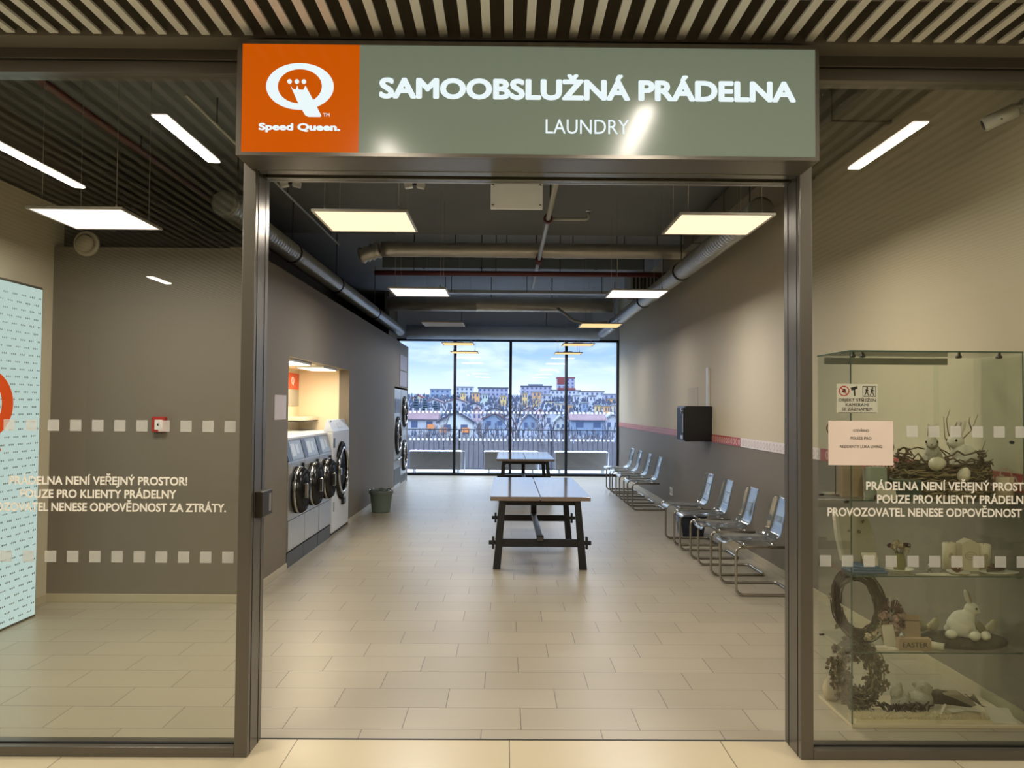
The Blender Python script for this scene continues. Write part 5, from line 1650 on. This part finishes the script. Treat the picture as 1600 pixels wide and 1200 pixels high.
WALLS = {k: M('render_' + k, tuple(v * 0.78 for v in c), 0.85, noise=(0.2, 0.05)) for k, c in dict(bluegrey=(150, 170, 200), palewhite=(208, 212, 224), lavender=(178, 178, 204), cream=(226, 212, 190), yellow=(242, 208, 138), orange=(240, 184, 128), palegreen=(206, 222, 208), white=(226, 234, 238), rosew=(214, 190, 200)).items()}
ROOFS = {k: M('roof_' + k, tuple(v * 0.58 for v in c), 0.85, noise=(0.35, 0.1), c2=(110, 92, 100) if k in ('darkred', 'rose') else None) for k, c in dict(snow=(214, 224, 236), slate=(104, 108, 140), red=(206, 96, 100), rose=(206, 158, 170), darkred=(134, 92, 108)).items()}
win_dark = M('far_window', (70, 84, 116), 0.3)
balc_m = M('orange_balcony', (196, 124, 72), 0.7)
CITY = [
('slab',-48.0,-35.4,520,5.8,13.4,'bluegrey','snow'),
('slab',-33.0,-21.5,540,6.9,15.5,'palewhite','snow'),
('slab',-16.9,1.5,500,7.5,14.0,'lavender','slate'),
('slab',10.4,31.5,560,9.3,16.8,'lavender','slate'),
('slab',16.1,26.0,575,15.7,18.4,'bluegrey','snow'),
('tower',37.8,50.6,600,11.8,24.4,'lavender','red'),
('slab',29.3,48.4,530,8.2,13.4,'palewhite','slate'),
('slab',43.8,57.8,480,6.2,11.7,'palewhite','slate'),
('slab',52.9,60.9,440,3.8,9.6,'lavender','snow'),
('gable',-45.3,-40.0,400,4.1,7.8,'cream','red'),
('slab',-23.3,-20.7,420,4.4,9.3,'yellow','snow'),
('slab',-17.0,-13.2,410,5.0,9.3,'orange','snow'),
('slab',-11.0,-8.3,380,3.0,8.1,'palegreen','snow'),
('slab',-2.6,0.3,370,1.9,7.4,'yellow','snow'),
('gable',-24.0,-15.7,330,1.5,5.6,'palewhite','rose'),
('slab',7.1,9.3,350,1.4,8.4,'yellow','snow'),
('slab',13.1,17.2,400,5.8,9.8,'orange','snow'),
('slab',11.4,13.8,340,0.7,5.4,'yellow','snow'),
('slab',18.2,23.1,410,3.4,8.5,'palewhite','snow'),
('slab',17.7,21.9,360,1.5,4.8,'cream','slate'),
('slab',20.1,24.2,330,1.0,3.8,'cream','snow'),
('slab',22.0,24.6,300,-0.1,3.0,'orange','snow'),
('slab',34.8,38.1,420,2.9,8.4,'palewhite','snow'),
('slab',29.1,31.5,310,0.2,4.0,'bluegrey','snow'),
('slab',40.9,44.1,400,2.9,7.9,'palewhite','slate'),
('slab',33.1,35.2,300,0.0,3.0,'yellow','snow'),
('slab',35.1,37.0,290,-0.1,2.8,'orange','snow'),
('slab',51.8,56.5,420,3.3,6.9,'orange','snow'),
('slab',39.4,41.5,300,-0.7,3.1,'cream','snow'),
('gable',-34.2,-27.3,350,2.2,5.5,'palewhite','rose'),
('gable',-14.8,-9.5,320,0.6,3.8,'palewhite','slate'),
('gable',-6.5,0.0,260,-0.8,1.8,'palewhite','slate'),
('long',-20.2,-14.0,168,-4.6,0.9,'palewhite','darkred'),
('gable',-12.6,-6.2,155,-4.1,1.2,'white','slate'),
('gable',-8.9,-6.5,220,-1.7,2.1,'rosew','rose'),
('gable',-5.2,0.0,190,-3.0,0.7,'bluegrey','darkred'),
('gable',0.0,4.1,210,-2.8,1.1,'palewhite','slate'),
('gable',3.8,7.0,185,-3.4,0.6,'bluegrey','snow'),
('gable',9.0,11.3,240,-1.1,1.5,'rosew','rose'),
('gable',9.3,13.1,195,-3.0,1.8,'palewhite','slate'),
('gable',11.0,13.2,180,-3.1,0.2,'white','snow'),
('long',14.0,21.4,175,-3.1,0.5,'bluegrey','darkred'),
('gable',22.6,25.8,185,-3.2,0.8,'palewhite','snow'),
('gable',6.3,9.3,270,0.0,2.3,'rosew','darkred'),
]
CNAME = dict(bluegrey='blue grey', palewhite='pale', lavender='lavender', cream='cream', yellow='yellow', orange='orange', palegreen='pale green', white='white', rosew='rose tinted')
RNAME = dict(snow='snowy-roofed', slate='slate-roofed', red='red-roofed', rose='rose-roofed', darkred='dark red roofed')
PLACE = {}
win_cache = {}
for i, (k, x0, x1, y, z0, z1, wc, rc) in enumerate(CITY):
    kind = {'slab': 'apartment_block', 'tower': 'tower_block', 'gable': 'house', 'long': 'terrace_house'}[k]
    px = (x0 + x1) / 2 / y
    bay = 'first' if px < -0.061 else 'second' if px < 0.006 else 'third' if px < 0.074 else 'fourth'
    far = 'on the crest' if y >= 480 else 'mid hill' if y >= 290 else 'low down'
    lab = '%s %s %s %s in the %s window pane' % (RNAME[rc], CNAME[wc], kind.replace('_', ' '), far, bay)
    PLACE.setdefault(lab, []).append(i)
    w = x1 - x0; zb = min(z0, hill_z(y)) - 0.5; xc = (x0 + x1) / 2
    t = thing(kind, lab, 'building', (xc, y, zb), 0, 'hillside town')
    H_ = z1 - zb
    dep = max(5.0, min(w, 14.0))
    if k in ('slab', 'tower'):
        rh = H_ * 0.05 + 0.2
        m = MB(); m.box(-w / 2, w / 2, 0, dep, 0, H_ - rh); m.build('wall', WALLS[wc], t)
        m = MB(); m.box(-w / 2 - 0.25, w / 2 + 0.25, -0.25, dep + 0.25, H_ - rh, H_)
        m.build('roof', ROOFS[rc], t)
        if k == 'tower':
            m = MB(); m.box(-w / 2 - 0.1, w / 2 * 0.1, -0.3, 0, H_ * 0.62, H_ - rh); m.box(-w / 2, w / 2 + 0.6, -0.5, 0, H_ * 0.28, H_ * 0.42); m.build('red_cladding', ROOFS['red'], t)
        eave = H_ - rh
    else:
        eave = zb + (z1 - zb) * 0.62 - zb if k == 'gable' else H_ * 0.72
        m = MB(); m.box(-w / 2, w / 2, 0, dep, 0, eave)
        if k == 'gable':
            m.prism([(-w / 2, eave), (w / 2, eave), (0, H_ - 0.25)], 0, dep)
        m.build('wall', WALLS[wc], t)
        m = MB()
        if k == 'gable':
            m.prism([(-w / 2 - 0.5, eave - 0.35), (-w / 2 - 0.5, eave), (0, H_), (0, H_ - 0.4)], -0.5, dep + 0.4)
            m.prism([(w / 2 + 0.5, eave - 0.35), (w / 2 + 0.5, eave), (0, H_), (0, H_ - 0.4)], -0.5, dep + 0.4)
        else:
            m.prism([(-0.6, eave - 0.1), (dep / 2, H_), (dep + 0.6, eave - 0.1)], -w / 2 - 0.3, w / 2 + 0.3, plane='yz')
        m.build('roof', ROOFS[rc], t)
        if k == 'long':
            for q in range(4):
                m = MB(); m.box(-w / 2 + w * (q + 0.6) / 4.6, -w / 2 + w * (q + 0.6) / 4.6 + 0.35, dep * 0.4, dep * 0.5, H_ - 0.5, H_ + 0.5); m.build('chimney', WALLS['palewhite'], t)
    # windows standing in the facade
    nz = max(1, int((eave - 0.6) / 2.9)); nx = max(2, min(7, int(w / 2.6)))
    base = max(0.0, z0 - zb)
    ww, wh = w / nx * 0.42, min(1.3, (eave - base) / max(nz, 1) * 0.5)
    key = (round(ww, 1), round(wh, 1))
    for a in range(nx):
        for b in range(nz):
            zz = eave - 0.5 - wh - b * max(2.6, wh * 1.9)
            if zz < base - 0.5:
                continue
            if key not in win_cache:
                m = MB(); m.box(-key[0] / 2, key[0] / 2, -0.06, 0.0, 0, key[1]); o = m.build('window', win_dark, t); win_cache[key] = o
            else:
                o = win_cache[key].copy(); col.objects.link(o); o.parent = t
            o.location = (-w / 2 + w * (a + 0.5) / nx, 0, zz)
    if k == 'long' and y == 168 or (k == 'gable' and wc == 'white' and y == 155):
        for q in ((0.3,) if k == 'long' else (-0.35, 0.3)):
            m = MB(); m.box(w * q - 0.7, w * q + 0.7, -0.8, 0, eave - 2.0, eave - 1.1); m.build('balcony', balc_m, t)
for lab, ids in PLACE.items():
    if len(ids) > 1:
        objs = [o for o in scene.objects if o.get('label') == lab]
        objs.sort(key=lambda o: o.location.x / o.location.y)
        ords = ['first from dryers', 'second from dryers', 'third from dryers', 'fourth from dryers', 'fifth from dryers']
        for o, q in zip(objs, ords):
            o['label'] = o['label'] + ', ' + q

# bare trees and scrub between terrace and town
bark_m = M('bare_bark', (96, 92, 100), 0.9)
scrub_m = M('grey_scrub', (112, 111, 120), 0.95, noise=(0.5, 0.2))


def bare_tree(h, rng):
    m = MB()

    def br(p, d, l, r, n):
        q = p + d * l
        mid = p + d * l * 0.5 + Vector((rng.uniform(-1, 1), rng.uniform(-1, 1), 0)) * l * 0.05
        m.tube([p, mid, q], [r, r * 0.85, r * 0.65], 5, cap=False)
        if n == 0:
            return
        for i in range(3 if n > 1 else 4):
            e = (d + Vector((rng.uniform(-1, 1), rng.uniform(-1, 1), rng.uniform(-0.2, 0.7))) * 0.62).normalized()
            br(p.lerp(q, rng.uniform(0.55, 1.0)), e, l * rng.uniform(0.55, 0.8), r * 0.55, n - 1)
    br(Vector((0, 0, 0)), Vector((0, 0, 1)), h * 0.34, h * 0.018, 5)
    return m


rt = random.Random(5)
protos = []
TREES = [(1.2, 95, 11.5), (-5.0, 70, 6.6), (5.2, 80, 6.6), (-1.0, 62, 5.6), (3.0, 58, 5.4), (7.0, 72, 6.0), (-8.0, 90, 6.4), (9.6, 85, 6.4), (-2.6, 100, 8.2), (4.6, 105, 8.0)]
TL = ['tallest bare tree standing behind the middle mullion', 'bare tree low on the slope near the far table end', 'bare tree on the slope before the blue grey gables']
for i, (x, y, h) in enumerate(TREES):
    lab = 'bare winter tree on the slope, %s from the dryer side' % ['fifth', 'second', 'ninth', 'fourth', 'sixth', 'eighth', 'first', 'tenth', 'third', 'seventh'][i]
    t = thing('bare_tree', lab if i else TL[0], 'tree', (x, y, hill_z(y) - 0.1), rt.uniform(0, 6), 'bare trees on the slope')
    if i < 3:
        o = bare_tree(8.0, rt).build('branches', bark_m, t); protos.append(o)
    else:
        o = protos[i % 3].copy(); col.objects.link(o); o.parent = t
    o.scale = (h / 8.0,) * 3
bm = bmesh.new()
for i in range(22000):
    y = rt.uniform(26, 112); hw = y * 0.16 + 1
    x = rt.uniform(-hw, hw)
    zt = 1.62 + y * (-0.044 + rt.uniform(-0.022, 0.014))
    zb = hill_z(y)
    h = max(0.5, min(zt - zb, 3.6)) * rt.uniform(0.5, 1.0)
    lx = rt.uniform(-0.3, 0.3) * h; w = 0.0007 * y + 0.012
    p = Vector((x, y, zb)); q = Vector((x + lx, y + rt.uniform(-0.3, 0.3), zb + h))
    bm.faces.new([bm.verts.new(p - Vector((w, 0, 0))), bm.verts.new(p + Vector((w, 0, 0))), bm.verts.new(q + Vector((w * 0.4, 0, 0))), bm.verts.new(q - Vector((w * 0.4, 0, 0)))])
me = bpy.data.meshes.new('scrub'); bm.to_mesh(me); bm.free(); me.materials.append(scrub_m)
o = bpy.data.objects.new('bare_scrub', me); col.objects.link(o)
tag(o, 'grey leafless scrub covering the slope below the terrace', 'scrub', None, 'stuff')

bm = bmesh.new()
for i in range(2600):
    y = rt.uniform(150, 540); hw = y * 0.17
    x = rt.uniform(-hw, hw); zb = hill_z(y)
    h = rt.uniform(0.5, 1.9) * (0.6 + y / 500.0); w = 0.0007 * y
    lx = rt.uniform(-0.4, 0.4)
    p = Vector((x, y, zb)); q = Vector((x + lx, y, zb + h))
    for k in range(2):
        e = Vector((w * (1 + k), 0, 0)) if k == 0 else Vector((0, w, 0))
        bm.faces.new([bm.verts.new(p - e * 1.6), bm.verts.new(p + e * 1.6), bm.verts.new(q + e * 0.5), bm.verts.new(q - e * 0.5)])
me = bpy.data.meshes.new('thicket'); bm.to_mesh(me); bm.free(); me.materials.append(M('blue_grey_thicket', (92, 102, 126), 0.95, noise=(0.2, 0.25)))
o = bpy.data.objects.new('winter_thicket', me); col.objects.link(o)
tag(o, 'blue grey winter thicket filling the gaps between the hillside houses', 'thicket', None, 'stuff')

# dark evergreens on the left of the slope
ev_m = M('blue_green_evergreen', (72, 92, 112), 0.9, noise=(0.6, 0.3))
for i, (x, y, h) in enumerate(((-38, 300, 9.0), (-33, 302, 6.0), (-28.5, 290, 5), (-24.5, 285, 4.6))):
    t = thing('evergreen_tree', 'dark blue green conifer half way up the hill, %s from the dryer side' % ['first', 'second', 'third', 'fourth'][i], 'tree', (x, y, hill_z(y) - 0.3), 0, 'conifers on the hill')
    m = MB(); m.cyl((0, 0, 0), (0, 0, h * 0.3), 0.3, 8); m.build('trunk', bark_m, t)
    m = MB()
    for j in range(6):
        a = h * (0.1 + 0.15 * j); rr = 2.2 * (1 - j / 7.0)
        m.lathe([(rr, a), (rr * 0.5, a + h * 0.12), (0.0, a + h * 0.26)], n=9)
    m.build('foliage', ev_m, t)

# ------------------------------------------------------------------ sky
wd = bpy.data.worlds.new('sky'); scene.world = wd; wd.use_nodes = True
nt = wd.node_tree; nt.nodes.clear()
out = nd(nt, 'ShaderNodeOutputWorld'); bg = nd(nt, 'ShaderNodeBackground'); nt.links.new(bg.outputs[0], out.inputs[0])
tc = nd(nt, 'ShaderNodeTexCoord'); sp = nd(nt, 'ShaderNodeSeparateXYZ'); nt.links.new(tc.outputs['Generated'], sp.inputs[0])
rp = nd(nt, 'ShaderNodeValToRGB'); nt.links.new(mth(nt, 'MULTIPLY_ADD', sp.outputs[2], 4.0, 0.2), rp.inputs[0])
el = rp.color_ramp.elements
el[0].position = 0.0; el[0].color = lin((120, 126, 136))
el[1].position = 1.0; el[1].color = lin((196, 212, 236))
for p, c in ((0.19, (150, 158, 170)), (0.205, (222, 240, 248)), (0.33, (202, 222, 246)), (0.46, (156, 188, 234)), (0.6, (176, 202, 238)), (0.8, (188, 208, 234))):
    e = el.new(p); e.color = lin(c)
mp = nd(nt, 'ShaderNodeMapping'); mp.inputs['Scale'].default_value = (9.0, 9.0, 34.0); nt.links.new(tc.outputs['Generated'], mp.inputs['Vector'])
no = nd(nt, 'ShaderNodeTexNoise'); no.inputs['Scale'].default_value = 1.6; no.inputs['Detail'].default_value = 5.0; no.inputs['Distortion'].default_value = 0.4
nt.links.new(mp.outputs[0], no.inputs['Vector'])
cf = nd(nt, 'ShaderNodeMapRange'); cf.inputs[1].default_value = 0.45; cf.inputs[2].default_value = 0.72; nt.links.new(no.outputs['Fac'], cf.inputs[0])
above = mth(nt, 'MULTIPLY', mth(nt, 'GREATER_THAN', sp.outputs[2], 0.0), cf.outputs[0])
c = mixc(nt, mth(nt, 'MULTIPLY', above, 0.75), rp.outputs[0], lin((232, 242, 250)))
nt.links.new(c, bg.inputs[0])
zen = nd(nt, 'ShaderNodeMapRange'); zen.interpolation_type = 'SMOOTHSTEP'
zen.inputs[1].default_value = 0.10; zen.inputs[2].default_value = 0.6; zen.inputs[3].default_value = 1.45; zen.inputs[4].default_value = 8.0
nt.links.new(sp.outputs[2], zen.inputs[0]); nt.links.new(zen.outputs[0], bg.inputs[1])

# ------------------------------------------------------------------ camera
cam = bpy.data.cameras.new('camera'); cam.sensor_width = 36.0; cam.sensor_fit = 'HORIZONTAL'; cam.lens = 36.0 * 1280 / 1600
cam.clip_start = 0.05; cam.clip_end = 2000
co = bpy.data.objects.new('camera', cam); col.objects.link(co)
co.location = (0, 0, 1.62)
co.matrix_world = Matrix.Translation((0, 0, 1.62)) @ Matrix.Rotation(-0.007597066, 4, 'Z') @ Matrix.Rotation(math.pi / 2 + 0.0289546475, 4, 'X') @ Matrix.Rotation(R(0.42), 4, 'Z')
scene.camera = co

scene.view_settings.view_transform = 'Standard'
scene.view_settings.look = 'None'
scene.view_settings.gamma = 1.0
scene.view_settings.use_curve_mapping = False
scene.view_settings.exposure = 0.14
scene.cycles.max_bounces = 10
scene.cycles.transparent_max_bounces = 24
scene.cycles.glossy_bounces = 5
scene.cycles.caustics_reflective = False
scene.cycles.caustics_refractive = False
scene.cycles.sample_clamp_indirect = 6.0
